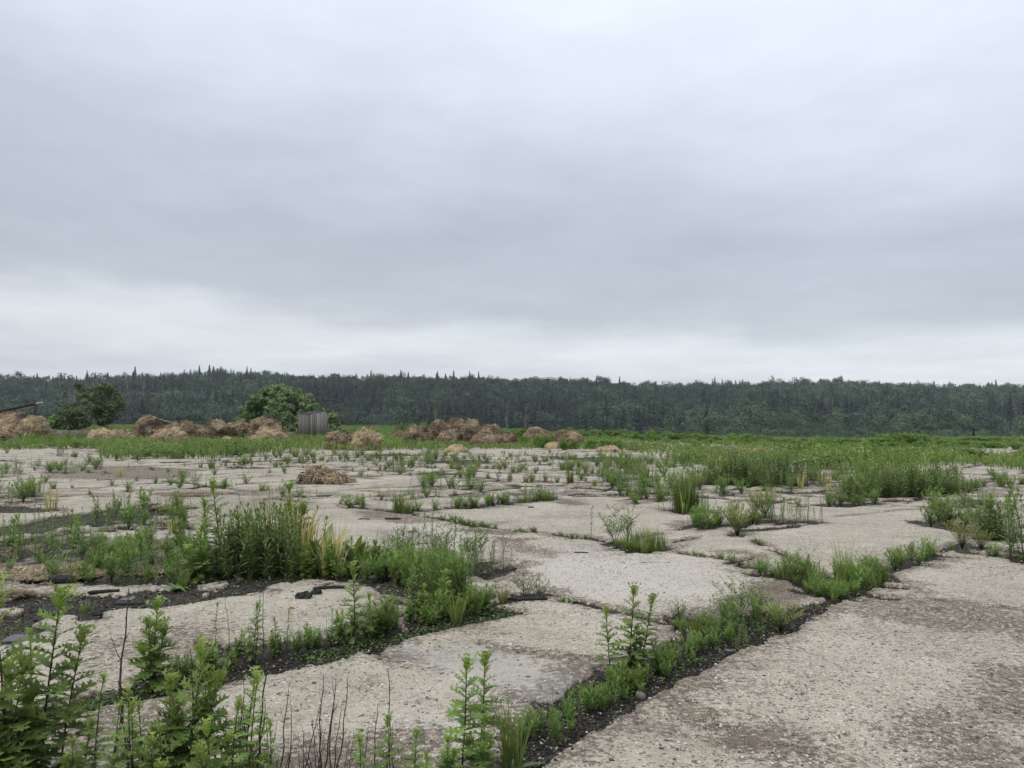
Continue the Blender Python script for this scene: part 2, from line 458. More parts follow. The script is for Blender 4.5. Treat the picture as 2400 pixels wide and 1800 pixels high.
# ------------------------------------------------------------------ pavement of cracked concrete slabs
SOIL = [  # areas where the joints have widened into bare black soil
    [(-300, 1560), (-100, 1440), (30, 1400), (123, 1391), (260, 1392), (434, 1376), (600, 1362), (795, 1345), (880, 1352), (960, 1366), (1010, 1388), (960, 1400),
     (900, 1392), (820, 1375), (700, 1376), (600, 1392), (470, 1410), (330, 1433), (250, 1448), (160, 1458), (80, 1488), (-100, 1560)],
    [(380, 1345), (640, 1325), (820, 1338), (800, 1352), (600, 1366), (434, 1378)],
    [(-300, 1720), (0, 1664), (160, 1640), (330, 1600), (430, 1560), (560, 1550), (690, 1525), (800, 1508), (930, 1478), (1060, 1438), (1160, 1422), (1225, 1430), (1224, 1439),
     (1080, 1466), (953, 1497), (874, 1522), (800, 1543), (687, 1572), (540, 1600), (362, 1634), (202, 1664), (0, 1700), (-300, 1760)],
    [(1060, 1920), (1150, 1800), (1235, 1700), (1330, 1626), (1423, 1580), (1500, 1540), (1560, 1508), (1640, 1468), (1740, 1438), (1880, 1418), (1984, 1399),
     (1890, 1459), (1716, 1532), (1590, 1600), (1490, 1658), (1400, 1712), (1330, 1758), (1270, 1800), (1200, 1920)],
    [(1820, 1350), (1930, 1352), (2000, 1352), (2060, 1350), (2090, 1345), (2070, 1370), (1990, 1396), (1930, 1400), (1880, 1372)],
    [(1545, 1450), (1600, 1440), (1680, 1462), (1650, 1478), (1580, 1470)],
    [(1120, 1350), (1150, 1330), (1210, 1330), (1190, 1348), (1140, 1362)],
    [(1150, 1412), (1200, 1394), (1290, 1396), (1340, 1404), (1300, 1414), (1230, 1420)],
    [(-200, 1240), (60, 1228), (120, 1212), (250, 1196), (330, 1180), (420, 1178), (350, 1190), (430, 1200), (380, 1215), (430, 1222), (440, 1238), (320, 1225), (200, 1240), (60, 1257), (-200, 1265)],
    [(-200, 1186), (60, 1186), (130, 1195), (110, 1202), (-200, 1205)],
    [(1690, 1252), (1760, 1236), (1890, 1228), (1870, 1237), (1785, 1245)],
    [(2085, 1218), (2150, 1219), (2230, 1222), (2300, 1240), (2420, 1252), (2420, 1262), (2250, 1250), (2170, 1232)],
    [(2200, 1284), (2310, 1290), (2345, 1300), (2330, 1304), (2260, 1296)],
    [(1560, 1196), (1670, 1196), (1690, 1203), (1600, 1206)], [(1655, 1160), (1720, 1158), (1725, 1164), (1665, 1166)],
    [(1800, 1152), (1960, 1148), (1960, 1156), (1850, 1159)], [(1880, 1183), (1990, 1183), (2110, 1168), (2180, 1165), (2200, 1172), (2060, 1180), (1990, 1190)],
    [(2190, 1178), (2300, 1186), (2330, 1190), (2250, 1190)], [(2230, 1172), (2400, 1172), (2400, 1178), (2240, 1177)],
    [(500, 1095), (560, 1092), (640, 1098), (560, 1102)], [(680, 1128), (780, 1130), (840, 1126), (800, 1136), (700, 1136)],
    [(980, 1080), (1120, 1076), (1180, 1084), (1060, 1090)], [(1280, 1075), (1430, 1070), (1520, 1078), (1400, 1084)],
    [(820, 1065), (960, 1062), (1000, 1068), (860, 1071)], [(960, 1110), (1060, 1104), (1100, 1112), (1010, 1116)],
]
JOINTS = [  # (points of the photograph, width in metres)
    ([(420, 1142), (560, 1160), (787, 1185), (888, 1196), (1015, 1214), (1170, 1239), (1387, 1264), (1499, 1284), (1655, 1302), (1760, 1324), (1817, 1348), (1919, 1388)], .13),
    ([(1984, 1399), (2060, 1350), (2140, 1320), (2224, 1287), (2300, 1258), (2420, 1228)], .13),
    ([(2224, 1287), (2310, 1296), (2345, 1303), (2420, 1318)], .07),
    ([(888, 1196), (968, 1199), (1100, 1188), (1200, 1180), (1297, 1170), (1440, 1158), (1600, 1142)], .16),
    ([(1560, 1275), (1640, 1258), (1728, 1253)], .09), ([(1732, 1255), (1775, 1272), (1817, 1292), (1860, 1312), (1900, 1330)], .09),
    ([(1279, 1398), (1340, 1408), (1400, 1425), (1460, 1435), (1560, 1462)], .11),
    ([(1181, 1330), (1250, 1315), (1329, 1297)], .06),
    ([(1500, 1260), (1640, 1232), (1760, 1228)], .09),
    ([(935, 1503), (1010, 1502), (1090, 1512), (1200, 1525), (1310, 1536), (1420, 1545)], .012),
    ([(1960, 1210), (2020, 1205), (2110, 1195), (2200, 1192)], .012), ([(1985, 1393), (2100, 1398), (2200, 1410), (2400, 1432)], .03),
    ([(0, 1120), (180, 1118), (330, 1108), (480, 1098)], .10), ([(300, 1132), (520, 1118), (690, 1104)], .06),
    ([(1020, 1092), (1150, 1108), (1300, 1118), (1420, 1128), (1560, 1150)], .12), ([(700, 1090), (900, 1103), (1030, 1116), (1200, 1124)], .10),
]
GRIT = [
    ([(-200, 1385), (120, 1372), (430, 1372), (800, 1352), (660, 1300), (430, 1262), (200, 1262), (-200, 1272)], .55),
    ([(1960, 1398), (2030, 1388), (2200, 1404), (2420, 1440), (2600, 1480), (2600, 1560), (2420, 1530), (2300, 1500), (2150, 1480), (2020, 1440)], .34),
    ([(1570, 1660), (1700, 1672), (1850, 1690), (1980, 1740), (2060, 1810), (1980, 1860), (1750, 1800), (1640, 1760), (1600, 1700)], .62),
    ([(2250, 1560), (2600, 1560), (2600, 1760), (2320, 1680)], .33), ([(2050, 1710), (2250, 1670), (2500, 1770), (2500, 1880), (2150, 1860)], .30),
    ([(1690, 1420), (1817, 1345), (1880, 1362), (1925, 1390), (1900, 1432), (1800, 1445), (1640, 1470), (1540, 1470), (1600, 1430)], .62),
    ([(1080, 1232), (1170, 1240), (1240, 1250), (1180, 1256), (1090, 1245)], .6), ([(1150, 1258), (1250, 1262), (1220, 1276), (1160, 1270)], .6),
    ([(1130, 1275), (1250, 1272), (1340, 1292), (1290, 1310), (1180, 1300)], .3), ([(1275, 1175), (1330, 1172), (1375, 1183), (1330, 1189)], .6),
    ([(100, 1095), (300, 1092), (470, 1098), (440, 1122), (250, 1126), (100, 1120)], .42), ([(450, 1150), (700, 1150), (800, 1190), (500, 1240), (250, 1180)], .2),
    ([(160, 1500), (420, 1450), (560, 1470), (500, 1545), (200, 1600)], .25), ([(850, 1385), (1000, 1395), (960, 1420), (860, 1410)], .5),
    ([(480, 1760), (700, 1740), (1000, 1730), (1080, 1780), (1000, 1880), (500, 1900)], .40), ([(200, 1640), (420, 1640), (480, 1720), (300, 1780), (100, 1760)], .36),
    ([(820, 1195), (960, 1205), (1050, 1222), (960, 1228), (840, 1212)], .42), ([(900, 1240), (1050, 1250), (1000, 1280), (850, 1270)], .2),
    ([(1660, 1286), (1760, 1292), (1740, 1304), (1660, 1298)], .42), ([(1440, 1690), (1600, 1680), (1620, 1760), (1480, 1740)], .3),
]
WET = [[(920, 1520), (1050, 1528), (1180, 1545), (1270, 1585), (1340, 1618), (1290, 1655), (1240, 1610), (1120, 1578), (1000, 1548)],
       [(60, 1500), (20, 1478), (90, 1470), (140, 1490)], [(680, 1475), (800, 1462), (790, 1490), (700, 1495)]]
TONE = [[(1180, 1290), (1380, 1275), (1660, 1305), (1800, 1345), (1700, 1420), (1400, 1420), (1200, 1380)], [(1180, 1640), (1300, 1640), (1240, 1700), (1080, 1760)],
        [(960, 1230), (1150, 1250), (1150, 1330), (1000, 1330)]]


def gpoly(px):
    a = np.array(px, float)
    x, y = P(a[:, 0], a[:, 1])
    return np.stack((x, y), 1)


def seg_dist(X, Y, a, b):
    d = b - a
    t = np.clip(((X - a[0]) * d[0] + (Y - a[1]) * d[1]) / (d @ d + 1e-12), 0, 1)
    return np.hypot(X - a[0] - t * d[0], Y - a[1] - t * d[1])


def poly_sd(X, Y, pg):
    """distance to the outline, positive inside"""
    n = len(pg); dist = np.full(X.shape, 1e9); ins = np.zeros(X.shape, bool)
    for i in range(n):
        a, b = pg[i], pg[(i + 1) % n]
        dist = np.minimum(dist, seg_dist(X, Y, a, b))
        c = ((a[1] > Y) != (b[1] > Y)) & (X < (b[0] - a[0]) * (Y - a[1]) / (b[1] - a[1] + 1e-12) + a[0])
        ins ^= c
    return np.where(ins, dist, -dist)


def masked_sd(X, Y, pg, pad):
    out = np.full(X.shape, -1e3)
    m = (X > pg[:, 0].min() - pad) & (X < pg[:, 0].max() + pad) & (Y > pg[:, 1].min() - pad) & (Y < pg[:, 1].max() + pad)
    if m.any():
        out[m] = poly_sd(X[m], Y[m], pg)
    return out


SOIL_G = [gpoly(p) for p in SOIL]
JOINT_G = [(gpoly(p), w_) for p, w_ in JOINTS]
# the joints of the far slabs, on the same skewed lattice as the near ones
D1 = np.array((.68, .733)); D2 = np.array((.733, -.68))
FAR_J = []
_r = np.random.default_rng(3)
for k in range(-26, 30):
    n0 = -11.0 - 2.05 * k
    a = D2 * n0
    s0 = _r.uniform(-3, 3)
    FAR_J.append((a + D1 * -60, a + D1 * 90, _r.uniform(.10, .24)))
for k in range(-8, 14):
    s0 = 9.5 + 6.1 * k + _r.uniform(-.5, .5)
    FAR_J.append((D1 * s0 - D2 * 90, D1 * s0 + D2 * 60, _r.uniform(.14, .30)))


def ground_fields(X, Y, roots=None):
    big = fbm(X * 1.3, Y * 1.3, seed=11, oct=5)
    fine = fbm(X * 7, Y * 7, seed=21, oct=4)
    edge = fbm(X * 3.1, Y * 3.1, seed=23, oct=4)
    wob = .03 * big + .05 * fine
    d = np.full(X.shape, -1e3)
    keep = np.full(X.shape, -1e3)
    for q_, pg in enumerate(SOIL_G):
        sc = np.clip(np.sqrt(abs(np.ptp(pg[:, 0]) * np.ptp(pg[:, 1]))) * .1, .35, 1.3)
        dd = masked_sd(X, Y, pg, 1.0)
        if q_ in (2, 3, 4):
            keep = np.maximum(keep, dd + (.025 * big + .065 * fine + .04 * edge) * 1.2)
        d = np.maximum(d, dd + (.025 * big + .075 * fine + .05 * edge) * (1.5 * sc))
    for pg, wd in JOINT_G:
        for a, b in zip(pg[:-1], pg[1:]):
            m = (X > min(a[0], b[0]) - .6) & (X < max(a[0], b[0]) + .6) & (Y > min(a[1], b[1]) - .6) & (Y < max(a[1], b[1]) + .6)
            if m.any():
                d[m] = np.maximum(d[m], wd * .5 * (1 + .5 * big[m]) - seg_dist(X[m] + .03 * edge[m], Y[m] + .03 * edge[m], a, b) + wob[m] * min(wd * 5, 1) * .45)
    far = sstep(15.5, 17.5, Y + .25 * X)
    jit = fbm(X * .25, Y * .25, seed=31, oct=3)
    for a, b, wd in FAR_J:
        m = Y > 14
        dd = seg_dist(X[m] + .10 * big[m], Y[m] + .10 * edge[m], a, b)
        d[m] = np.maximum(d[m], (wd * (.6 + 1.6 * np.clip(jit[m], -.3, 1)) - dd) * far[m] - (1 - far[m]) * .5)
    # ragged patches of earth further out
    pat = fbm(X * .35 + 40, Y * .9, seed=41, oct=4)
    d = np.maximum(d, np.where(Y > 17, (pat - .44 + .25 * fine) * .8 * sstep(17, 26, Y), -1e3))
    hole = fbm(X * 2.6 + 9, Y * 2.6, seed=43, oct=4)
    d = np.where(d < .5, d - 1.1 * np.clip(hole - .04, 0, 1) * (d < .6), d)
    d = np.maximum(d, keep)
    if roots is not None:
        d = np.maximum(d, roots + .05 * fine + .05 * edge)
    soil = sstep(-.03, .03, d)
    fleck = .37 * sstep(.10, .45, fbm(X * 2.2 + 70, Y * 3.6, seed=45, oct=5, gain=.6)) * (Y > 3)
    grit = .24 + .10 * sstep(1000, 2400, 1200 + F_PX * X / np.maximum(Y, 2)) * sstep(9, 6, Y) + .30 * fbm(X * .8, Y * .8, seed=51, oct=4) + .10 * fine
    for p, a in GRIT:
        g = gpoly(p)
        grit = np.maximum(grit, (a * .75 + .27) * sstep(-.35, .25, masked_sd(X, Y, g, 1.5) + .30 * big + .15 * fine) + .25 * grit)
    grit = np.maximum(grit, .62 * sstep(-.30, .02, d + .14 * big))
    wet = np.zeros(X.shape)
    for p in WET:
        wet = np.maximum(wet, sstep(-.25, .12, masked_sd(X, Y, gpoly(p), 1.0) + .12 * big))
    tone = np.zeros(X.shape)
    for p in TONE:
        tone = np.maximum(tone, sstep(-.7, .7, masked_sd(X, Y, gpoly(p), 2.0) + .5 * big))
    worn = np.clip(.55 + .25 * sstep(1200, 1800, 1200 + F_PX * X / np.maximum(Y, 2)) * sstep(9, 6, Y) + .55 * fbm(X * .5, Y * .5, seed=61, oct=4) - .5 * wet, 0.05, 1)
    soil = np.maximum(soil, fleck)
    slab = .5 + .5 * fbm(X * .22, Y * .22, seed=71, oct=2)
    hard = np.where(soil > .36, soil, 0)
    z = (.012 * slab + .006 * big) * (1 - hard) + hard * (-.035 + .022 * fine + .012 * big)
    return d, soil, np.clip(grit, 0, 1), wet, tone, worn, z


def build_pavement():
    vs = np.concatenate((np.geomspace(1, 400, 90) * 25 + 2080, np.arange(2100, 1400, -2.0), np.arange(1400, 1200, -1.2), np.arange(1200, 1033.0, -.7)))
    vs = np.unique(vs)[::-1]
    us = np.concatenate((np.arange(-9020, -620, 60.0), np.arange(-620, 3021, 3.0), np.arange(3080, 11500, 60.0)))
    U, Vv = np.meshgrid(us, vs)
    X, Y = P(U, Vv)
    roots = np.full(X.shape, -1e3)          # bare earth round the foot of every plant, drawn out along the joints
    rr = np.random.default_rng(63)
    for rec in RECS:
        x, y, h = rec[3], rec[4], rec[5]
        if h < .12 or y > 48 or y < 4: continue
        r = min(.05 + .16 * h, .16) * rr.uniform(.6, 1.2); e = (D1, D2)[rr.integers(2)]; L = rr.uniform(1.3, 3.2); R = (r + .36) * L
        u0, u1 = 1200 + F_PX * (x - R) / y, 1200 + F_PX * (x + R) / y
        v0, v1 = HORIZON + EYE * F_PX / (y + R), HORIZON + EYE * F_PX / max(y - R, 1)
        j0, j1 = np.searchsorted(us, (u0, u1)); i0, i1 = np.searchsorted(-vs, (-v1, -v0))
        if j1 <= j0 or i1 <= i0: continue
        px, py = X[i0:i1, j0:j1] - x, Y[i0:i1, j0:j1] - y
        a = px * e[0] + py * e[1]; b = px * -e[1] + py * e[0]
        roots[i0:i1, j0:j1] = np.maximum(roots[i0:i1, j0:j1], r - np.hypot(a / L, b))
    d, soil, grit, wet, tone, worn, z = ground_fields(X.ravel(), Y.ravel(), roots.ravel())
    nr, nc = X.shape
    i = np.arange(nr * nc).reshape(nr, nc)
    Q = np.stack((i[:-1, :-1], i[:-1, 1:], i[1:, 1:], i[1:, :-1]), -1).reshape(-1, 4)
    V = np.stack((X.ravel(), Y.ravel(), z), 1)
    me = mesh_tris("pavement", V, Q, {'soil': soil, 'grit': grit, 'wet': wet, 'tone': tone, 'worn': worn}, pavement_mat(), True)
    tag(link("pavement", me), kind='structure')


RECS = []                                   # the plants to come: their roots open the slabs


def inside_px(px, n, rng, inner=0.0):
    """n random ground points inside a polygon of the photograph (even on the ground)"""
    g = gpoly(px)
    xs = []; ys = []; c = 0
    while c < n:
        x = rng.uniform(g[:, 0].min(), g[:, 0].max(), n * 4); y = rng.uniform(g[:, 1].min(), g[:, 1].max(), n * 4)
        k = poly_sd(x, y, g) > inner
        xs.append(x[k]); ys.append(y[k]); c += k.sum()
    return np.concatenate(xs)[:n], np.concatenate(ys)[:n]


# ------------------------------------------------------------------ loose crumbs of earth, gravel, straw
OCT_V = np.array(((1, 0, 0), (-1, 0, 0), (0, 1, 0), (0, -1, 0), (0, 0, 1), (0, 0, -1)), float)
OCT_T = np.array(((0, 2, 4), (2, 1, 4), (1, 3, 4), (3, 0, 4), (2, 0, 5), (1, 2, 5), (3, 1, 5), (0, 3, 5)))


def stones(name, x, y, z, size, tint, mat):
    n = len(x); rng = np.random.default_rng(len(x))
    V = OCT_V[None] * (1 + .45 * rng.uniform(-1, 1, (n, 6, 1))) * (size[:, None, None] * np.array((1.2, .9, .55)))
    a = rng.uniform(0, 6.28, n); c, s = np.cos(a)[:, None], np.sin(a)[:, None]
    V = np.stack((V[..., 0] * c - V[..., 1] * s, V[..., 0] * s + V[..., 1] * c, V[..., 2]), -1)
    V += np.stack((x, y, z), -1)[:, None]
    T = (OCT_T[None] + 6 * np.arange(n)[:, None, None]).reshape(-1, 3)
    o = link(name, mesh_tris(name, V.reshape(-1, 3), T, {'tint': np.repeat(tint, 6)}, mat))
    tag(o, kind='stuff')


def build_litter():
    rng = np.random.default_rng(5)
    # dark crumbs on bare soil
    xs = []; ys = []
    for px, n in ((SOIL[0], 5000), (SOIL[2], 9000), (SOIL[3], 9000), (SOIL[4], 900), (SOIL[6], 300), (SOIL[7], 500), (SOIL[5], 500)):
        x, y = inside_px(px, n, rng, -.03); xs.append(x); ys.append(y)
    x = np.concatenate(xs); y = np.concatenate(ys)
    d, soil, *_, z = ground_fields(x, y)
    k = (soil > .35) | (rng.random(len(x)) < .12)
    x, y, z = x[k], y[k], z[k]
    size = rng.gamma(2.2, .0022, len(x)) + .002
    stones("soil_crumbs", x, y, z + size * .2, size, np.clip(rng.normal(.35, .22, len(x)), 0, 1), M_CLOD)
    # pebbles on the worn slabs
    U = rng.uniform(-300, 2700, 26000); Vv = 1240 + 640 * rng.random(26000) ** 1.15
    x, y = P(U, Vv)
    d, soil, grit, wet, tone, worn, z = ground_fields(x, y)
    k = rng.random(len(x)) < (.10 + 1.0 * grit + .35 * worn + .12 * soil)
    x, y, z = x[k], y[k], z[k]
    size = np.minimum(rng.gamma(2.0, .0022, len(x)) + .002, .014)
    stones("gravel", x, y, z + size * .15, size, np.clip(rng.normal(.55, .3, len(x)), 0, 1), M_GRAVEL)


build_litter()


def strands(mb, cx, cy, cz, n, rx, ry, length, width, rng, tint=(.2, .9), flat=True, zvar=.02):
    a = rng.uniform(0, 6.28, n); r = np.sqrt(rng.random(n))
    x = cx + rx * r * np.cos(a); y = cy + ry * r * np.sin(a)
    z = cz + rng.uniform(0, zvar, n) * (1 - r * .7)
    az = rng.uniform(0, 6.28, n); L = length * rng.uniform(.5, 1.3, n); el = rng.normal(0, .18, n)
    dvec = np.stack((np.cos(az) * np.cos(el), np.sin(az) * np.cos(el), np.sin(el)), -1)
    side = np.stack((-np.sin(az), np.cos(az), np.zeros(n)), -1) * width * rng.uniform(.6, 1.4, n)[:, None]
    p = np.stack((x, y, z), -1)
    bend = side * rng.normal(0, 4, n)[:, None]
    q0 = p - dvec * L[:, None] * .5; q1 = p + bend + np.array((0, 0, .006)); q2 = p + dvec * L[:, None] * .5
    q0[:, 2] = np.maximum(q0[:, 2], cz + .003); q2[:, 2] = np.maximum(q2[:, 2], cz + .003)
    V = np.stack((q0 - side, q0 + side, q1 - side, q1 + side, q2 - side, q2 + side), 1)
    T = np.array(((0, 1, 3), (0, 3, 2), (2, 3, 5), (2, 5, 4)))[None] + 6 * np.arange(n)[:, None, None]
    mb.add(V.reshape(-1, 3), T.reshape(-1, 3), np.repeat(rng.uniform(tint[0], tint[1], n), 6))


# ------------------------------------------------------------------ heaps of old hay
def heap_mesh(w_, h_, dp, seed, bright, dark_low=.3, sq=2.2, skew=0.0, lobes=0.0):
    rng = np.random.default_rng(seed)
    nu, nv = 72, 30
    th = np.linspace(0, 2 * np.pi, nu, endpoint=False)
    ph = np.linspace(0, 1, nv)
    T_, P_ = np.meshgrid(th, ph)
    # profile: radius against height, steep sides with a rounded top
    e = 2.0 / sq
    a = P_ * np.pi / 2
    rr = np.cos(a) ** e; zz = np.sin(a) ** e
    rr = rr * (1 - .10 * (1 - zz) ** 3)
    ox, oy = rng.uniform(0, 90, 2)
    cx, cy = np.cos(T_), np.sin(T_)
    shp = 1 + .26 * fbm(cx * 1.1 + ox, cy * 1.1 + oy, zz * 1.1, seed=seed, oct=2) + lobes * np.cos(2 * T_ + seed)
    s = math.sqrt(w_ * h_)
    X = cx * rr * w_ / 2 * shp; Y = cy * rr * dp / 2 * shp; Z = zz * h_ * (1 + .10 * fbm(cx * rr * 1.6 + ox, cy * rr * 1.6, seed=seed + 3, oct=2))
    X = X + skew * zz * w_
    lump = fbm(X * 2.3 + ox, Y * 2.3 + oy, Z * 2.6, seed=seed + 9, oct=4, gain=.6)
    fine = fbm(X * 9 + ox, Y * 9 + oy, Z * 5, seed=seed + 19, oct=3, gain=.6)
    k = (.34 * lump + .12 * fine) * min(s, 1.5) * .85
    nx = cx * (1 - zz * .6); ny = cy * (1 - zz * .6)
    X = X + nx * k; Y = Y + ny * k; Z = np.maximum(Z + zz * k * .55, 0) - .05 * (P_ == 0)
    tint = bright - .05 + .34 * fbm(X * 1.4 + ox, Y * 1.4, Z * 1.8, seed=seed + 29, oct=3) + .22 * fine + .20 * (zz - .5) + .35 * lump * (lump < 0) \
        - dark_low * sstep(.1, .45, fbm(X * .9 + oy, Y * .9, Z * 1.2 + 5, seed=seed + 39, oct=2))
    i = np.arange(nu * nv).reshape(nv, nu); j = np.roll(i, -1, 1)
    Q = np.stack((i[:-1], j[:-1], j[1:], i[1:]), -1).reshape(-1, 4)
    V = np.stack((X, Y, Z), -1)
    # strands of straw on the surface
    n = int(1100 * max(s, .6))
    r_ = rng.integers(1, nv - 1, n); c_ = rng.integers(0, nu, n)
    p = V[r_, c_]; up = V[np.minimum(r_ + 1, nv - 1), c_] - V[r_ - 1, c_]; sd = V[r_, (c_ + 1) % nu] - V[r_, c_ - 1]
    nrm = np.cross(sd, up); nrm /= np.linalg.norm(nrm, axis=1, keepdims=True) + 1e-9
    up /= np.linalg.norm(up, axis=1, keepdims=True) + 1e-9; sd /= np.linalg.norm(sd, axis=1, keepdims=True) + 1e-9
    an = rng.normal(0, .7, n)[:, None]
    d = -(up * np.cos(an) + sd * np.sin(an)); sv = np.cross(d, nrm)
    L = rng.uniform(.10, .32, n)[:, None] * min(1.0, s); wd = rng.uniform(.007, .015, n)[:, None]
    q0 = p + nrm * .012; q1 = p + d * L * .5 + nrm * rng.uniform(.02, .07, n)[:, None]; q2 = p + d * L + nrm * rng.uniform(-.02, .05, n)[:, None]
    VV = np.stack((q0 - sv * wd, q0 + sv * wd, q1 - sv * wd, q1 + sv * wd, q2), 1)
    TT = np.array(((0, 1, 3), (0, 3, 2), (2, 3, 4)))[None] + 5 * np.arange(n)[:, None, None]
    ta = np.clip(tint[r_, c_] + rng.normal(.10, .18, n), 0, 1)
    return V.reshape(-1, 3), Q, np.clip(tint, 0, 1).ravel(), VV.reshape(-1, 3), TT.reshape(-1, 3), np.repeat(ta, 5)


HEAPS = [  # u0, u1, v_top, v_base, brightness, dark patches, squareness, skew, label
    (-75, 62, 966, 1036, .50, .35, 2.3, 0, "big tan hay heap at the left edge under the rusty beam"),
    (30, 100, 975, 1038, .56, .30, 2.4, 0, "rounded hay heap in front of the rusty post at the far left"),
    (-60, 25, 1000, 1042, .46, .3, 2.1, 0, "low hay heap at the foot of the big heap, cut by the left edge"),
    (192, 256, 1005, 1044, .72, .25, 2.5, 0, "low golden hay heap, left end of the row by the grass"),
    (240, 305, 1007, 1042, .62, .35, 2.6, 0, "low straw coloured hay heap touching the golden heap's right side"),
    (298, 384, 977, 1037, .34, .40, 2.5, 0, "tall dark topped hay heap behind the pale dome shaped heap"),
    (328, 430, 1003, 1046, .60, .22, 2.0, 0, "pale dome shaped hay heap in front of the dark topped heap"),
    (374, 470, 988, 1040, .36, .42, 2.1, -.06, "brown hay heap with a dark hollow right flank, sloping to the right"),
    (460, 526, 986, 1040, .50, .40, 2.7, 0, "rounded upright hay heap standing apart with a dark foot"),
    (524, 580, 986, 1040, .38, .5, 2.9, 0, "narrow blocky dark hay heap left of the tallest heap of the row"),
    (566, 656, 980, 1038, .40, .35, 2.8, 0, "tallest square shouldered hay heap of the row, nearest the shed"),
    (572, 668, 1002, 1043, .60, .25, 1.8, 0, "golden hay heap spilling forward to the right in front of the tallest heap"),
    (508, 540, 1024, 1044, .58, .2, 1.9, 0, "small straw spill at the foot of the narrow blocky heap"),
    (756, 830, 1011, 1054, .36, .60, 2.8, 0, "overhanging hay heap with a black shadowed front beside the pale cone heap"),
    (812, 893, 1008, 1056, .62, .15, 2.7, 0, "pale straw heap with flat top, right of the overhanging heap"),
    (912, 955, 1005, 1034, .30, .2, 2.0, 0, "low grey hay heap at the left end of the big brown pile"),
    (938, 1016, 1002, 1044, .32, .40, 2.3, 0, "dark brown hay heap with black foot, front left of the big pile"),
    (1000, 1055, 986, 1036, .34, .3, 2.3, 0, "brown hay heap on the upper left shoulder of the big pile"),
    (1038, 1095, 981, 1038, .34, .25, 2.0, 0, "topmost peaked hay heap of the big brown pile"),
    (1084, 1128, 985, 1037, .32, .4, 2.3, 0, "dark hay heap just right of the peak of the big pile"),
    (1118, 1178, 996, 1042, .38, .2, 2.7, 0, "large squarish hay heap on the right shoulder of the big pile"),
    (1022, 1084, 1007, 1043, .33, .25, 2.2, 0, "rounded hay heap in the front centre of the big pile"),
    (1072, 1112, 997, 1041, .36, .25, 2.2, 0, "small rounded hay heap high in the middle of the big pile"),
    (1076, 1128, 1010, 1043, .32, .25, 2.1, 0, "lumpy hay heap low in the middle of the big pile"),
    (1098, 1184, 1015, 1047, .37, .2, 1.9, 0, "long low hay heap along the front of the big pile"),
    (1168, 1214, 1012, 1045, .36, .55, 2.3, 0, "low hay heap with dark left side at the right end of the big pile"),
    (1228, 1288, 1004, 1034, .40, .15, 2.8, 0, "loaf shaped hay heap lying alone among green shrubs"),
    (1294, 1338, 1010, 1040, .35, .2, 2.3, 0, "small brown hay heap joined to the left of the last heap on the right"),
    (1310, 1370, 1012, 1042, .38, .2, 2.1, .05, "brown hay heap, rightmost of the heaps beyond the slabs"),
    (1278, 1316, 1036, 1052, .78, .1, 1.8, 0, "small bright orange straw spill below the two right hand heaps"),
    (1395, 1460, 1045, 1059, .74, .1, 1.8, 0, "flat pale straw heap at the edge of the slabs"),
    (1686, 1760, 1047, 1070, .42, .1, 2.0, 0, "flat reddish brown hay heap among grass on the right, left half"),
    (1742, 1826, 1052, 1072, .44, .1, 1.9, 0, "flat reddish brown hay heap among grass on the right, right half"),
    (1862, 1894, 1066, 1080, .66, .1, 1.8, 0, "tiny pale straw heap beside yellow dry grass on the right"),
    (1040, 1100, 1043, 1060, .76, .1, 1.7, 0, "flat pale straw heap in front of the big brown pile"),
    (684, 790, 1094, 1132, .42, .15, 2.0, 0, "brown hay heap lying alone on the bare slabs, nearest to the viewer"),
    (752, 830, 1110, 1133, .48, .15, 1.9, 0, "low straw heap running off the right side of the nearest brown heap"),
]
for i, (u0, u1, vt, vb, br, dk, sq, skew, lab) in enumerate(HEAPS):
    uc = (u0 + u1) / 2
    x, y = P(uc, vb); x = float(x); y = float(y)
    wdt = (u1 - u0) / F_PX * y
    hgt = at_depth(uc, vt, y + .3)[1]
    dep = max(wdt * .8, .5) if hgt > .35 else wdt * .6
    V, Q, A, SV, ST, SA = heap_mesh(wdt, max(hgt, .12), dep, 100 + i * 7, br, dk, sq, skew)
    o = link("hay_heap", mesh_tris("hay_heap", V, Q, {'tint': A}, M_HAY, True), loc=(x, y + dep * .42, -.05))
    tag(o, lab, "hay heap", "old hay heaps beyond the slabs")
    link("loose_straw", mesh_tris("loose_straw", SV, ST, {'tint': SA}, M_STRAW), o)


def straw_patch(u, v, du, n, tint, seed, thick=.02, L=.16):
    rng = np.random.default_rng(seed)
    x, y = P(u, v); x = float(x); y = float(y)
    rx = du / F_PX * y
    mb = MB(); strands(mb, x, y, 0.012, n, rx, rx * .55, L, .0035 if y < 9 else .006, rng, tint, zvar=thick)
    tag(link("straw_litter", mb.mesh("straw_litter", M_STRAW)), kind='stuff')


straw_patch(408, 1192, 52, 1500, (.2, .95), 1, .07)
straw_patch(450, 1158, 90, 900, (.15, .7), 2, .02)
straw_patch(130, 1345, 150, 2600, (.15, .85), 3, .03)
straw_patch(320, 1340, 90, 900, (.2, .8), 4, .02)
straw_patch(925, 1104, 45, 900, (.2, .8), 5, .06)
straw_patch(840, 1118, 60, 500, (.1, .6), 6, .03)
straw_patch(1500, 1058, 60, 500, (.2, .9), 7, .05)
straw_patch(20, 1395, 60, 300, (.1, .5), 8, .02)

# ------------------------------------------------------------------ plant models
GOLD = 2.39996


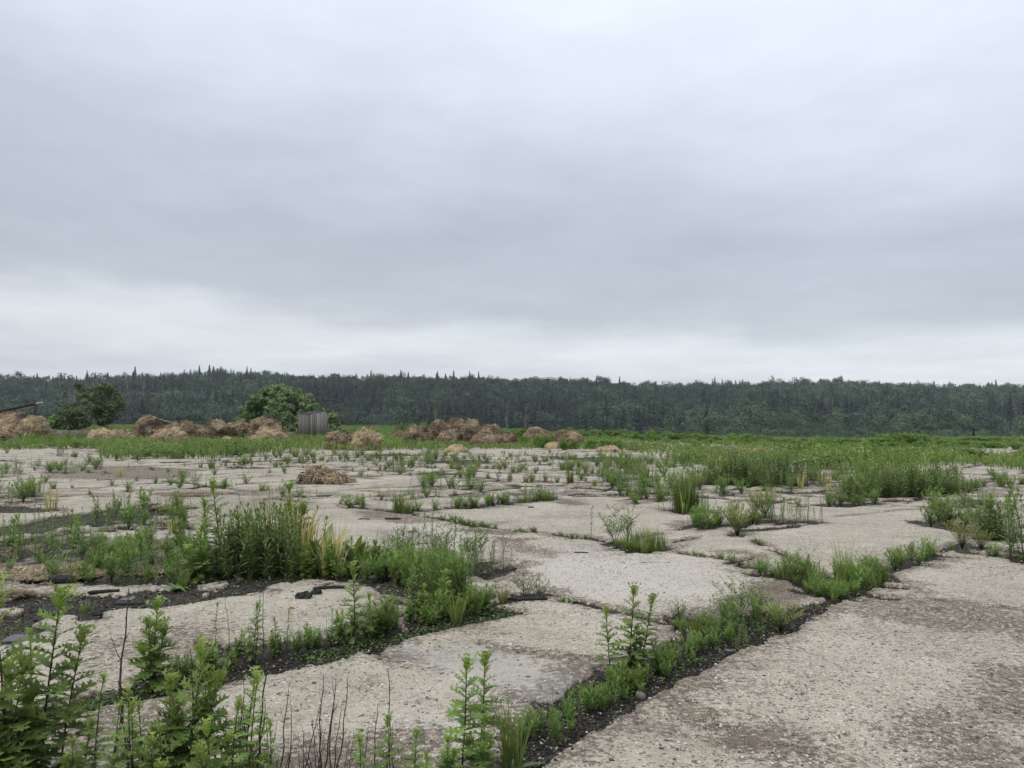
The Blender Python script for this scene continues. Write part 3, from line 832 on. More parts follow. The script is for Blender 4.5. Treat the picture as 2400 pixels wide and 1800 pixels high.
def lobed_leaf(mb, base, R, L, W, tint, rng, nl=4, droop=.25, tip=None, core=.28):
    """a pinnately cut leaf"""
    ts = np.linspace(.16, .86, nl)
    prof = np.array([.45, .85, 1.0, .78, .5, .4])[:nl] if nl <= 6 else np.ones(nl)
    V = []; T = []; A = []

    def pt(t, s, lift=0.0):
        return (L * t, W * s, -droop * L * t * t + lift * abs(s) * W)
    mid = [0.0] + [(t - .07) for t in ts] + [1.0]
    tip = tint if tip is None else tip
    for k, t in enumerate(mid):
        c = core * (1.0 if 0 < k < len(mid) - 1 else .25)
        V += [pt(t, -c, .1), pt(t, c, .1)]; A += [tint, tint]
    for k in range(len(mid) - 1):
        a = 2 * k
        T += [(a, a + 1, a + 3), (a, a + 3, a + 2)]
    for k, t in enumerate(ts):
        for s in (-1, 1):
            w_ = prof[k] * rng.uniform(.8, 1.15)
            b = len(V)
            V += [pt(t - .085, s * core * .8, .1), pt(t + .085, s * core * .8, .1), pt(min(t + .17, 1.05), s * w_, .35), pt(t + .03, s * w_ * .72, .3)]
            A += [tint, tint, tip, tip]
            T += [(b, b + 1, b + 2), (b, b + 2, b + 3)] if s > 0 else [(b, b + 2, b + 1), (b, b + 3, b + 2)]
            if w_ > .6:   # a tooth on the lobe
                b = len(V)
                V += [pt(t + .0, s * w_ * .45, .2), pt(t + .09, s * w_ * .55, .2), pt(t - .06, s * w_ * .95, .35)]
                A += [tint, tint, tip]
                T += [(b, b + 1, b + 2)] if s > 0 else [(b, b + 2, b + 1)]
    V = np.array(V) @ R.T + base
    mb.add(V, T, np.array(A))


def stem_path(h, lean, az, rng, n=6, wob=.02):
    t = np.linspace(0, 1, n)
    x = lean * h * t ** 1.3 * math.cos(az) + np.concatenate(([0], np.cumsum(rng.normal(0, wob * h / n * 2, n - 1))))
    y = lean * h * t ** 1.3 * math.sin(az) + np.concatenate(([0], np.cumsum(rng.normal(0, wob * h / n * 2, n - 1))))
    return np.stack((x, y, h * t * (1 - .15 * lean)), 1)


def along(path, t):
    n = len(path) - 1
    k = min(int(t * n), n - 1); f = t * n - k
    return path[k] * (1 - f) + path[k + 1] * f


def make_mugwort(seed, nst=1, leafy=1.0, dense=1.0):
    rng = np.random.default_rng(seed); st = MB(); lf = MB()
    for s in range(nst):
        h = (1.0 if s == 0 else rng.uniform(.5, .88))
        az = rng.uniform(0, 6.28); lean = rng.uniform(.02, .10) + (.22 if s else 0) * rng.uniform(.5, 1.2)
        pth = stem_path(h, lean, az, rng)
        st.tube(pth, .0095, .004, .5, 4)
        n = int(38 * h * dense)
        for i in range(n):
            t = .05 + .93 * ((i + .5) / n) ** .9
            b = along(pth, t)
            L = .215 * leafy * (.62 + .38 * math.sin(math.pi * min(t * 1.15, 1))) * (1 - .40 * t ** 3) * rng.uniform(.85, 1.15)
            if t < .22: L *= rng.uniform(.6, .95)
            el = -.25 + 1.05 * t + rng.normal(0, .14) + (.35 * (t - .8) / .2 if t > .8 else 0)
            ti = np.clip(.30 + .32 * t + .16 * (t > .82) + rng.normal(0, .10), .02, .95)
            if t < .2 and rng.random() < .10: ti = 1.0
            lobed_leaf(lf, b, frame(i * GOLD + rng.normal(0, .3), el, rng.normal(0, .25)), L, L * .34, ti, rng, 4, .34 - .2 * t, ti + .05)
        tip = along(pth, 1.0)
        for k in range(15):
            L = .105 * leafy * rng.uniform(.6, 1.35)
            lobed_leaf(lf, tip - np.array((0, 0, .07 * rng.random())), frame(k * GOLD, .55 + .95 * rng.random(), 0), L, L * .30, np.clip(.74 + rng.normal(0, .07), 0, .97), rng, 3, .12, None, .18)
    return st, lf


def make_mayweed(seed, nst=11, spread=.8):
    """low, finely cut, feathery plant"""
    rng = np.random.default_rng(seed); st = MB(); lf = MB()
    for s in range(nst):
        h = rng.uniform(.65, 1.05); lean = rng.uniform(.1, spread); az = s * GOLD + rng.normal(0, .3)
        pth = stem_path(h, lean, az, rng, 5)
        st.tube(pth, .012, .005, .5, 3)
        for i in range(9):
            t = .12 + .88 * (i + 1) / 9.0
            b = along(pth, t); R = frame(i * GOLD + rng.normal(0, .4), .35 + .6 * t + rng.normal(0, .25))
            L = .30 * rng.uniform(.7, 1.15) * (1 - .25 * t); ti = np.clip(.35 + .35 * t + rng.normal(0, .12), 0, 1)
            V = []; T = []
            V += [(0, -.008, 0), (0, .008, 0), (L, 0, -.1 * L)]; T.append((0, 1, 2))
            for k in range(8):
                x = L * (.18 + .10 * k); ln = L * .36 * math.sin(math.pi * (.2 + .75 * k / 8))
                for sgn in (-1, 1):
                    c = len(V); a2 = rng.uniform(.5, 1.1)
                    V += [(x - .010, 0, -.03 * x), (x + .010, 0, -.03 * x), (x + ln * math.cos(a2), sgn * ln * math.sin(a2), rng.normal(.02, .03))]
                    T.append((c, c + 1, c + 2) if sgn > 0 else (c, c + 2, c + 1))
            lf.add(np.array(V) @ R.T + b, T, ti)
    return st, lf


def make_horseweed(seed, nst=3, spread=.12, nleaf=46, Lf=.17, wf=.011, lean=.12):
    """upright stems closely set with narrow leaves"""
    rng = np.random.default_rng(seed); st = MB(); lf = MB()
    for s in range(nst):
        h = 1.0 if s == 0 else rng.uniform(.45, .97); az = rng.uniform(0, 6.28)
        off = np.array((rng.normal(0, spread), rng.normal(0, spread), 0)) if s else np.zeros(3)
        pth = stem_path(h, rng.uniform(0, lean), az, rng, 6) + off
        st.tube(np.concatenate(([(0, 0, -.02)], pth)) if s else pth, .008, .003, .5, 3)
        n = int(nleaf * h)
        for i in range(n):
            t = .08 + .92 * (i + .5) / n
            b = along(pth, t); R = frame(i * GOLD, .15 + .75 * t + rng.normal(0, .2), rng.normal(0, .3))
            L = Lf * rng.uniform(.75, 1.2) * (1.05 - .5 * t); w_ = wf * rng.uniform(.8, 1.3)
            ti = np.clip(.30 + .36 * t + rng.normal(0, .12), 0, 1)
            V = np.array([(0, 0, 0), (.5 * L, -w_, .03 * L), (.5 * L, w_, .03 * L), (L, 0, -.12 * L)]) @ R.T + b
            lf.add(V, [(0, 1, 2), (1, 3, 2)], ti)
        for k in range(9):
            R = frame(k * GOLD, 1.15 + .2 * rng.random()); L = .065 * rng.uniform(.8, 1.2)
            V = np.array([(0, 0, 0), (.5 * L, -.009, 0), (.5 * L, .009, 0), (L, 0, 0)]) @ R.T + along(pth, 1.0)
            lf.add(V, [(0, 1, 2), (1, 3, 2)], np.clip(.75 + rng.normal(0, .08), 0, 1))
    return st, lf


def blades(mb, n, rng, spread, h=(.5, 1.0), width=.012, lean=.35, tint=(.2, .7), seg=4, dry=.04, curl=.5):
    for i in range(n):
        a = rng.uniform(0, 6.28); r = spread * math.sqrt(rng.random())
        az = a + rng.normal(0, .7); hh = rng.uniform(*h); ln = lean * rng.uniform(.2, 1.3)
        t = np.linspace(0, 1, seg)
        out = ln * hh * (t * .35 + curl * t ** 2.4); up = hh * (t - .22 * ln * t ** 3)
        w_ = width * rng.uniform(.7, 1.3) * (1 - t ** 2.2) * (.7 + .3 * np.sin(np.pi * t)) + .0008
        cx = r * math.cos(a) + out * math.cos(az); cy = r * math.sin(a) + out * math.sin(az)
        tw = rng.uniform(0, 3.14)
        sx, sy = -math.sin(tw) * w_, math.cos(tw) * w_
        V = np.stack((np.stack((cx - sx, cy - sy, up), 1), np.stack((cx + sx, cy + sy, up), 1)), 1).reshape(-1, 3)
        T = []
        for k in range(seg - 1):
            T += [(2 * k, 2 * k + 1, 2 * k + 3), (2 * k, 2 * k + 3, 2 * k + 2)]
        base = rng.uniform(*tint)
        if rng.random() < dry: base = rng.uniform(.88, 1)
        ti = np.repeat(np.clip(base + .16 * (t - .5), 0, 1), 2)
        mb.add(V, T, ti)


def make_grass(seed, n=80, spread=.16, width=.010, lean=.45, tint=(.2, .7), dry=.05, curl=.5):
    rng = np.random.default_rng(seed); mb = MB()
    blades(mb, n, rng, spread, (.4, 1.0), width, lean, tint, 4, dry, curl)
    return None, mb


def make_bushy(seed, n=46, open_=.75):
    """a fan of thin stems that ends in a fine yellow-green haze of twigs"""
    rng = np.random.default_rng(seed); st = MB(); lf = MB()
    for s in range(n):
        az = s * GOLD; lean = open_ * math.sqrt((s + .5) / n) * rng.uniform(.8, 1.1); h = rng.uniform(.78, 1.02) * (1 - .25 * lean ** 2)
        pth = stem_path(h, lean, az, rng, 5)
        st.tube(pth, .006, .003, .4, 3)
        for i in range(24):
            t = .35 + .65 * rng.random() ** .7
            b = along(pth, t); R = frame(rng.uniform(0, 6.28), .35 + .7 * rng.random(), 0)
            L = rng.uniform(.05, .13); w_ = .006
            V = np.array([(0, -w_ * .6, 0), (0, w_ * .6, 0), (L * .6, w_, 0), (L, 0, 0)]) @ R.T + b
            lf.add(V, [(0, 1, 2), (0, 2, 3)], np.clip(.35 + .4 * t + rng.normal(0, .15), 0, 1))
    return st, lf


def make_airy(seed, n=9):
    """branching see-through weed with sparse tiny leaves"""
    rng = np.random.default_rng(seed); st = MB(); lf = MB()
    for s in range(n):
        az = s * GOLD; h = rng.uniform(.6, 1.0); pth = stem_path(h, rng.uniform(.1, .7), az, rng, 6, .05)
        st.tube(pth, .006, .002, .5, 3)
        for b_ in range(7):
            t = rng.uniform(.3, .95); b = along(pth, t); az2 = rng.uniform(0, 6.28); L2 = rng.uniform(.12, .3) * (1.1 - t * .5)
            p2 = np.stack([b + L2 * q * np.array((math.cos(az2) * .8, math.sin(az2) * .8, .7)) for q in (0, .5, 1)])
            st.tube(p2, .003, .0012, .5, 3)
            for i in range(9):
                bb = along(p2, rng.uniform(.15, 1)); R = frame(rng.uniform(0, 6.28), rng.uniform(-.2, .9), rng.normal(0, .4)); L = rng.uniform(.03, .07)
                V = np.array([(0, 0, 0), (.5 * L, -.010, 0), (.5 * L, .010, 0), (L, 0, 0)]) @ R.T + bb
                lf.add(V, [(0, 1, 2), (1, 3, 2)], np.clip(rng.normal(.62, .15), 0, 1))
    return st, lf


def make_dock(seed, n=13, up=.9, wide=.13):
    """rosette of long leaves with a crease down the middle"""
    rng = np.random.default_rng(seed); mb = MB()
    for i in range(n):
        az = i * GOLD + rng.normal(0, .2); L = rng.uniform(.7, 1.1); el = up * rng.uniform(.5, 1.25); R = frame(az, el, rng.normal(0, .25))
        ts = np.linspace(0, 1, 7); V = []; T = []
        for t in ts:
            w_ = wide * (math.sin(math.pi * min(.06 + t * .96, 1)) ** .8) * rng.uniform(.9, 1.1) + .006
            z = -.42 * L * t ** 2.3 * (1.2 - .4 * up)
            V += [(L * t, -w_, z + .25 * w_), (L * t, 0, z - .1 * w_), (L * t, w_, z + .25 * w_)]
        for k in range(6):
            a = 3 * k
            T += [(a, a + 1, a + 4), (a, a + 4, a + 3), (a + 1, a + 2, a + 5), (a + 1, a + 5, a + 4)]
        ti = np.clip(rng.normal(.55, .17), 0, .85)
        if rng.random() < .08: ti = 1.0
        mb.add(np.array(V) @ R.T, T, ti)
    return None, mb


def make_dry(seed, nst=1):
    rng = np.random.default_rng(seed); st = MB()
    for s in range(nst):
        h = 1.0 if s == 0 else rng.uniform(.4, .9)
        pth = stem_path(h, rng.uniform(.0, .12) + .18 * (s > 0), rng.uniform(0, 6.28), rng, 9, .045)
        st.tube(pth, .0090, .0026, .5, 5)
        for b_ in range(rng.integers(3, 8)):
            t = rng.uniform(.2, .95); b = along(pth, t); az2 = rng.uniform(0, 6.28); L2 = rng.uniform(.08, .30) * (1.15 - t)
            e = rng.uniform(.9, 2.2)
            p2 = np.stack([b + L2 * q * np.array((math.cos(az2) * .5, math.sin(az2) * .5, e * (.6 + .4 * q) * .6)) for q in (0, .35, .7, 1)])
            st.tube(p2, .0030, .0010, .5, 4)
    return st, None


def proto(kind, name, maker, seeds, leafmat, stemmat, **kw):
    res = []
    for s in seeds:
        a = kw.copy()
        st, lf = maker(s, **a)
        ms = st.mesh(name + "_stem", stemmat) if st else None
        ml = lf.mesh(name + "_foliage", leafmat) if lf else None
        whole = None
        if st and lf:
            V1, T1, A1 = st.arrays(); V2, T2, A2 = lf.arrays()
            whole = mesh_tris(name, np.concatenate((V1, V2)), np.concatenate((T1, T2 + len(V1))), {'tint': np.concatenate((A1 * .5, A2))}, leafmat)
        res.append((ms, ml, whole))
    PROTO[kind] = (name, res)


PROTO = {}
proto('mug', "mugwort_plant", make_mugwort, range(1, 6), M_MUG, M_REDSTEM)
proto('mugb', "mugwort_plant", make_mugwort, range(11, 15), M_MUG, M_REDSTEM, nst=4, leafy=1.15)
proto('muglean', "mugwort_plant", make_mugwort, range(21, 24), M_MUG, M_REDSTEM, nst=1, leafy=.62, dense=.9)
proto('may', "mayweed_plant", make_mayweed, range(31, 37), M_FEA, M_STEM)
proto('maytall', "mayweed_plant", make_mayweed, range(41, 44), M_FEA, M_STEM, nst=9, spread=.35)
proto('horse', "horseweed_plant", make_horseweed, range(51, 57), M_HOR, M_STEM, nst=3, spread=.30, lean=.22)
proto('horse1', "horseweed_plant", make_horseweed, range(61, 64), M_HOR, M_STEM, nst=1, lean=.08)
proto('horseb', "horseweed_plant", make_horseweed, range(71, 75), M_HOR, M_STEM, nst=16, spread=.20, lean=.3, nleaf=40)
proto('willow', "feathery_bush", make_horseweed, range(81, 85), M_HOR, M_STEM, nst=40, spread=.30, lean=.35, nleaf=46, Lf=.16, wf=.010)
proto('grass', "grass_tuft", make_grass, range(91, 96), M_GRA, None)
proto('reed', "reed_tuft", make_grass, range(101, 105), M_GRA, None, n=110, spread=.16, width=.011, lean=.28, tint=(.1, .5), dry=.03)
proto('sparse', "reed_tuft", make_grass, range(107, 110), M_GRA, None, n=38, spread=.20, width=.010, lean=.40, tint=(.1, .6), dry=.15)
proto('drygrass', "dry_grass_tuft", make_grass, range(111, 114), M_GRA, None, n=60, spread=.14, width=.008, lean=.35, tint=(.55, .95), dry=.6)
proto('bushy', "bushy_weed", make_bushy, range(121, 125), M_BUS, M_STEM)
proto('airy', "airy_weed", make_airy, range(131, 135), M_HOR, M_STEM)
proto('dock', "dock_plant", make_dock, range(141, 145), M_DOC, None)
proto('rosette', "rosette_plant", make_dock, range(151, 153), M_DOC, None, n=11, up=.45, wide=.085)
proto('spike', "goatsbeard_plant", make_grass, range(161, 163), M_GRA, None, n=44, spread=.045, width=.0065, lean=.42, tint=(.35, .75), dry=0, curl=.35)
proto('dry', "dead_stalk", make_dry, range(171, 177), None, M_DRY)
proto('dryb', "dead_stalk", make_dry, range(181, 184), None, M_DRY, nst=4)

CATS = {'mugwort_plant': 'plant', 'mayweed_plant': 'plant', 'horseweed_plant': 'plant', 'feathery_bush': 'bush', 'grass_tuft': 'grass tuft', 'reed_tuft': 'grass tuft',
        'dry_grass_tuft': 'grass tuft', 'bushy_weed': 'weed', 'airy_weed': 'weed', 'dock_plant': 'plant', 'rosette_plant': 'plant', 'goatsbeard_plant': 'plant', 'dead_stalk': 'dead stalk'}
PR = np.random.default_rng(77)


def put(kind, x, y, h, label, group=None, rot=None, lean=None, var=None, wide=1.0):
    name, res = PROTO[kind]
    k = PR.integers(len(res)) if var is None else var % len(res)
    a = PR.uniform(0, 6.28) if rot is None else rot
    lx, ly = (PR.normal(0, .05), PR.normal(0, .05)) if lean is None else lean
    RECS.append((h * math.sqrt(wide) / max(y, 1), kind, k, x, y, h, label, group, a, lx, ly, wide))


def plant_all(most=290):
    """the largest in view become plants of their own, the tiny rest of a kind one mass"""
    byname = {}
    for r in RECS:
        byname.setdefault(PROTO[r[1]][0], []).append(r)
    for name, rs in byname.items():
        rs.sort(key=lambda r: -r[0])
        for (_, kind, k, x, y, h, label, group, a, lx, ly, wide) in rs[:most]:
            ms, ml, whole = PROTO[kind][1][k]
            loc = (x, y, -.025); ro = (lx, ly, a); sc = (h * wide, h * wide, h)
            if ms and ml and h / max(y, 1) * F_PX > 45:
                o = link(name, None, None, loc, ro, sc)
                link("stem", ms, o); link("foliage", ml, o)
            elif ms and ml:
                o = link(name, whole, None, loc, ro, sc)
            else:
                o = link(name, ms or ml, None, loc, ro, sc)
            tag(o, label, CATS[name], group)
        Vs = []; Ts = []; As = []; nv = 0; mat = None
        for (_, kind, k, x, y, h, label, group, a, lx, ly, wide) in rs[most:]:
            ms, ml, whole = PROTO[kind][1][k]; me = whole or ml or ms
            V = np.empty(len(me.vertices) * 3, np.float32); me.vertices.foreach_get('co', V); V = V.reshape(-1, 3)
            T = np.empty(len(me.polygons) * 3, np.int32); me.loops.foreach_get('vertex_index', T)
            A = np.empty(len(V), np.float32); me.attributes['tint'].data.foreach_get('value', A)
            c, s_ = math.cos(a), math.sin(a)
            Vs.append(np.stack(((V[:, 0] * c - V[:, 1] * s_) * h * wide + x, (V[:, 0] * s_ + V[:, 1] * c) * h * wide + y, V[:, 2] * h - .025), 1))
            Ts.append(T.reshape(-1, 3) + nv); As.append(np.clip(A + PR.normal(0, .06), 0, 1)); nv += len(V); mat = me.materials[0]
        if Vs:
            nm = "far_" + name.split("_")[0] + "_growth"
            tag(link(nm, mesh_tris(nm, np.concatenate(Vs), np.concatenate(Ts), {'tint': np.concatenate(As)}, mat)), kind='stuff')
            print(nm, len(Vs))


def hero(kind, u, vb, vt, label, du=0.0, group=None, **kw):
    """a plant whose foot shows at (u, vb) and whose top shows at (u + du, vt)"""
    x, y = P(u, vb); x = float(x); y = float(y)
    xt, zt = at_depth(u + du, vt, y)
    put(kind, x, y, zt + .03, label, group, lean=kw.pop('lean', (0.0, math.atan2(xt - x, zt))), rot=kw.pop('rot', 0.0) if du else kw.pop('rot', None), **kw)


def strip(kinds, pts, n, spread, h, label, group, power=1.0):
    """plants along a line of the photograph, spread sideways on the ground"""
    g = gpoly(pts); seg = np.hypot(*np.diff(g, axis=0).T); cum = np.concatenate(([0], np.cumsum(seg)))
    for i in range(n):
        s = PR.uniform(0, cum[-1]); k = min(np.searchsorted(cum, s, 'right') - 1, len(seg) - 1)
        q = g[k] + (g[k + 1] - g[k]) * (s - cum[k]) / seg[k] + PR.normal(0, spread, 2)
        hh = h[0] + (h[1] - h[0]) * PR.random() ** power
        put(kinds[PR.integers(len(kinds))], float(q[0]), float(q[1]), hh, label, group)


def area(kinds, px, n, h, label, group, power=1.0):
    x, y = inside_px(px, n, PR)
    for i in range(n):
        hh = h[0] + (h[1] - h[0]) * PR.random() ** power
        put(kinds[PR.integers(len(kinds))], float(x[i]), float(y[i]), hh, label, group)


# ---- foreground, left
hero('mug', 22, 1870, 1392, "tall leafy mugwort at the left edge, its tip touching the black soil", 10)
hero('mug', 92, 1830, 1398, "tall single mugwort stem right of the left edge clump", 33)
hero('mug', 136, 1820, 1482, "mugwort stem with bushy tip, second from the left edge and leaning right", 44)
hero('mugb', 12, 1880, 1560, "bushy mugwort filling the bottom left corner of the view")
hero('mugb', 60, 1850, 1640, "low branching mugwort at the foot of the tall left stems", wide=.8)
hero('mugb', -60, 1840, 1500, "mugwort half outside the left edge")
hero('muglean', 70, 1700, 1475, "slender mugwort behind the grey slate at the left")
hero('mug', 196, 1850, 1700, "small upright mugwort left of the tall black stalk")
hero('dock', 130, 1850, 1720, "broad dark dock leaf plant under the left mugworts", wide=1.2)
hero('mugb', 165, 1880, 1745, "low mugwort on the bottom edge by the dock leaves")
hero('mugb', 358, 1610, 1420, "spreading mugwort with dark forked stems in the joint at left", wide=1.05)
hero('mug', 312, 1870, 1660, "pale tipped mugwort just right of the tall black stalk")
hero('mugb', 440, 1850, 1530, "bushy grey green mugwort among the black stalks", wide=.8)
hero('mugb', 395, 1840, 1600, "grey green mugwort left of the bushiest one among the stalks", wide=.8)
hero('mug', 510, 1830, 1580, "mugwort with narrow pale leaves between two black stalks")
hero('mug', 576, 1830, 1590, "mugwort right of the pair among the black stalks")
hero('mugb', 500, 1900, 1700, "dark low mugwort at the bottom edge among the stalks")
hero('mugb', 360, 1900, 1745, "leafy mugwort on the bottom edge right of the tall black stalk", wide=1.2)
hero('mugb', 600, 1880, 1745, "low mugwort under the last black stalks")
hero('mugb', 262, 1890, 1790, "low spreading mugwort leaves at the bottom edge below the tall stalk", wide=1.3)
# ---- dead black stalks
hero('dry', 262, 1815, 1380, "tallest black dead stalk, bent, left foreground", 20)
DS = [(440, 1830, 1515, 10), (462, 1850, 1560, -25), (500, 1840, 1560, -20), (600, 1840, 1470, 45), (545, 1850, 1600, 30), (650, 1830, 1600, 20), (672, 1840, 1640, 10),
      (700, 1850, 1645, 40), (720, 1850, 1700, -8), (752, 1850, 1570, 8), (780, 1850, 1590, 40), (770, 1850, 1650, 25), (520, 1850, 1660, 10), (590, 1850, 1650, -30),
      (625, 1850, 1690, 25), (880, 1850, 1640, 5), (905, 1845, 1570, 12), (925, 1850, 1690, -20), (840, 1850, 1690, 22), (810, 1850, 1710, 12), (660, 1850, 1720, 30)]
for i, (u, vb, vt, du) in enumerate(DS):
    hero('dry', u, vb, vt, "thin dark dead stalk in the thicket of bare stalks at the bottom edge", du, "bare dead stalks in the foreground", var=i)
for (u, vb, vt) in ((300, 1830, 1690), (480, 1850, 1720), (700, 1850, 1730), (740, 1850, 1690), (560, 1860, 1700)):
    hero('dryb', u, vb, vt, "low clump of thin bare twigs among the dark stalks", None or 0.0, "low twig clumps in the foreground")
for (u, vb, vt) in ((597, 1545, 1385), (618, 1520, 1380), (765, 1520, 1440), (535, 1520, 1400), (880, 1340, 1240), (900, 1360, 1270), (960, 1330, 1220)):
    hero('dry', u, vb, vt, "thin bare stalk standing in the soil strip behind the foreground slab", 0.0, "bare stalks in the soil strip")
for k in range(16):
    u = 225 + 27 * k + PR.normal(0, 14)
    hero('muglean', u, 1840 + PR.uniform(-40, 60), PR.uniform(1580, 1740), "slender narrow leaved mugwort in the thicket at the bottom left", 0.0, "slender mugworts in the thicket")
for k in range(18):
    u = 330 + 34 * k + PR.normal(0, 16)
    hero('dry' if k % 3 else 'dryb', u, 1840 + PR.uniform(-40, 50), PR.uniform(1560, 1760), "thin dark dead stalk in the thicket of bare stalks at the bottom edge", PR.uniform(-25, 35), "bare dead stalks in the foreground", var=k)
# ---- soil strip that crosses the left half
hero('mug', 590, 1545, 1420, "stout mugwort in the soil strip right of the spreading one", 25)
hero('mug', 648, 1520, 1452, "short mugwort beside the stout one in the soil strip")
hero('muglean', 505, 1520, 1418, "slender mugwort left of the stout one in the soil strip", 4)
hero('muglean', 672, 1515, 1432, "slender mugwort right of the stout one in the soil strip")
hero('muglean', 775, 1500, 1432, "slender mugwort left of the tall dark stemmed one")
hero('mug', 832, 1508, 1332, "tall dark stemmed mugwort in the middle of the soil strip", 12)
hero('mug', 862, 1495, 1398, "mugwort leaning right beside the tall dark stemmed one")
hero('mugb', 800, 1500, 1440, "low bushy mugwort at the foot of the tall dark stemmed one")
hero('mugb', 1040, 1440, 1345, "leafy mugwort in the tuft where the soil strip ends")
strip(['may', 'mug', 'mugb'], [(420, 1585), (560, 1545), (700, 1520), (800, 1500)], 24, .07, (.08, .20), "low green weed in the dark soil strip left of the tall dark stemmed mugwort", "weeds in the left soil strip")
strip(['may', 'maytall', 'mugb'], [(810, 1500), (900, 1475), (1000, 1450), (1120, 1425)], 40, .10, (.10, .30), "feathery weed in the soil strip between the tall mugwort and the black log", "weeds in the middle of the soil strip")
strip(['horse', 'maytall', 'horse'], [(980, 1430), (1040, 1410), (1120, 1400)], 22, .14, (.25, .55), "upright fine leaved weed in the tall tuft at the right end of the soil strip", "tall tuft at the end of the soil strip")
hero('grass', 1070, 1455, 1385, "yellow green grass tuft at the foot of the tall tuft")
hero('grass', 1178, 1412, 1362, "bright green grass tuft left of the black log")
hero('airy', 1230, 1400, 1320, "pale branching weed standing behind the black log", wide=1.4)
hero('airy', 1265, 1398, 1340, "small pale weed behind the right end of the black log")
hero('rosette', 1328, 1410, 1377, "single round leaved seedling in the crack right of the black log")
# ---- thick weeds of the left middle
area(['horse', 'horse1', 'may', 'muglean', 'horse', 'maytall'], [(60, 1360), (200, 1372), (400, 1368), (560, 1345), (440, 1320), (200, 1330)], 74, (.16, .40), "upright weed in the thick bed of weeds at the middle left", "thick weed bed at the left")
area(['may', 'may', 'grass', 'horse1'], [(-60, 1362), (200, 1370), (430, 1368), (760, 1348), (640, 1300), (430, 1262), (200, 1262), (-60, 1280)], 110, (.07, .20), "low weed of the ground layer in the left weed bed", "ground layer of the left weed bed")
area(['horse', 'horse1', 'maytall'], [(200, 1330), (420, 1330), (480, 1280), (330, 1270), (200, 1290)], 40, (.18, .40), "slim grey green weed in the rear of the thick weed bed", "rear of the left weed bed")
area(['mug', 'mugb', 'horseb'], [(430, 1350), (700, 1345), (640, 1300), (480, 1305)], 10, (.3, .58), "leafy weed in the tallest part of the left weed bed", "tallest weeds of the left bed")
hero('mug', 520, 1335, 1135, "tallest mugwort of the left weed bed, dark stem standing above the others")
hero('mug', 480, 1335, 1178, "mugwort just left of the tallest one in the weed bed")
hero('mugb', 560, 1340, 1210, "wide mugwort right of the tallest one in the weed bed")
hero('mugb', 465, 1362, 1240, "pale mugwort at the front of the tallest weeds")
for (u, vb, vt) in ((596, 1335, 1180), (625, 1335, 1175), (610, 1345, 1190)):
    hero('willow', u, vb, vt, "soft feathery bush left of the tall grass clump", 0.0, "soft feathery bushes in the weed bed")
for (u, vb, vt) in ((660, 1325, 1140), (640, 1320, 1105), (705, 1322, 1150)):
    hero('sparse', u, vb, vt, "tall dark grass in the clump above the black soil", 0.0, "tall dark grass clump")
hero('drygrass', 700, 1335, 1150, "straw coloured dry grass inside the tall dark clump")
hero('drygrass', 780, 1345, 1190, "dry bent yellow grass right of the tall dark clump")
hero('drygrass', 765, 1340, 1230, "short dry grass between the dark clump and the dock plant")
hero('mugb', 690, 1310, 1140, "dark leaved mugwort in the top of the tall grass clump")
hero('dock', 758, 1330, 1195, "big leaved dock plant right of the tall grass clump", wide=.6)
hero('dock', 830, 1335, 1225, "second dock plant with upright leaves beyond the first", wide=.55)
hero('mugb', 775, 1350, 1270, "dark low leafy weed at the foot of the dock plants")
hero('mugb', 720, 1352, 1280, "dark leafy weed under the tall grass clump")
area(['mugb', 'may', 'horseb'], [(600, 1345), (780, 1348), (960, 1358), (930, 1335), (800, 1320), (640, 1320)], 26, (.2, .38), "low dark weed between the dock plants and the grassy strip", "low dark weeds in the middle")
area(['grass', 'grass', 'reed'], [(900, 1358), (1000, 1382), (1070, 1375), (1040, 1340), (920, 1335)], 34, (.2, .44), "thin green grass tuft in the grassy strip left of the bare slab", "grassy strip in the middle")
area(['may', 'horse', 'maytall', 'may'], [(760, 1352), (960, 1374), (1060, 1388), (1080, 1345), (900, 1332), (780, 1322)], 44, (.14, .34), "fine leaved weed trailing from the dock plants towards the grassy strip", "weeds trailing right of the dock plants")
area(['airy', 'horse1', 'dry'], [(900, 1340), (1060, 1340), (1120, 1330), (1000, 1300), (900, 1310)], 24, (.3, .62), "sparse thin weed with pale seed heads in front of the bare slab", "sparse thin weeds in the middle")
area(['horse', 'horse1'], [(1060, 1350), (1170, 1345), (1190, 1330), (1080, 1320)], 16, (.22, .45), "upright weed at the right end of the grassy strip", "weeds at the right end of the grassy strip")
hero('grass', 430, 1372, 1330, "small broad leaved weed on the black soil below the weed bed")
hero('rosette', 412, 1377, 1325, "pale green leaf plant at the edge of the black soil", wide=.8)
hero('grass', 200, 1432, 1398, "tiny yellow green sprout on the black soil near the charred stick")
area(['horse', 'horse1', 'mug'], [(-120, 1330), (200, 1310), (200, 1240), (-120, 1250)], 64, (.18, .50), "weed standing among black soil patches at the left edge", "weeds at the left edge")
area(['horse', 'horse1', 'maytall', 'mug'], [(200, 1260), (440, 1240), (430, 1190), (230, 1195)], 56, (.18, .48), "slender weed among the rear black soil patches", "weeds on the rear black soil")
hero('drygrass', 122, 1195, 1128, "reddish brown dry grass clump on the left slab")
hero('drygrass', 405, 1250, 1198, "brown dry tuft with green shoots right of the weed bed")
hero('drygrass', 280, 1118, 1082, "small brown dry tuft on the far left slab")
area(['horse', 'may', 'mug'], [(-150, 1200), (130, 1190), (100, 1150), (-150, 1155)], 46, (.22, .52), "bright weed in the row along the left edge", "row of weeds along the left edge")
area(['horse', 'horseb', 'may', 'airy'], [(-150, 1125), (150, 1112), (280, 1095), (220, 1085), (-150, 1100)], 70, (.18, .46), "weed in the far row across the left slabs", "far row of weeds on the left")
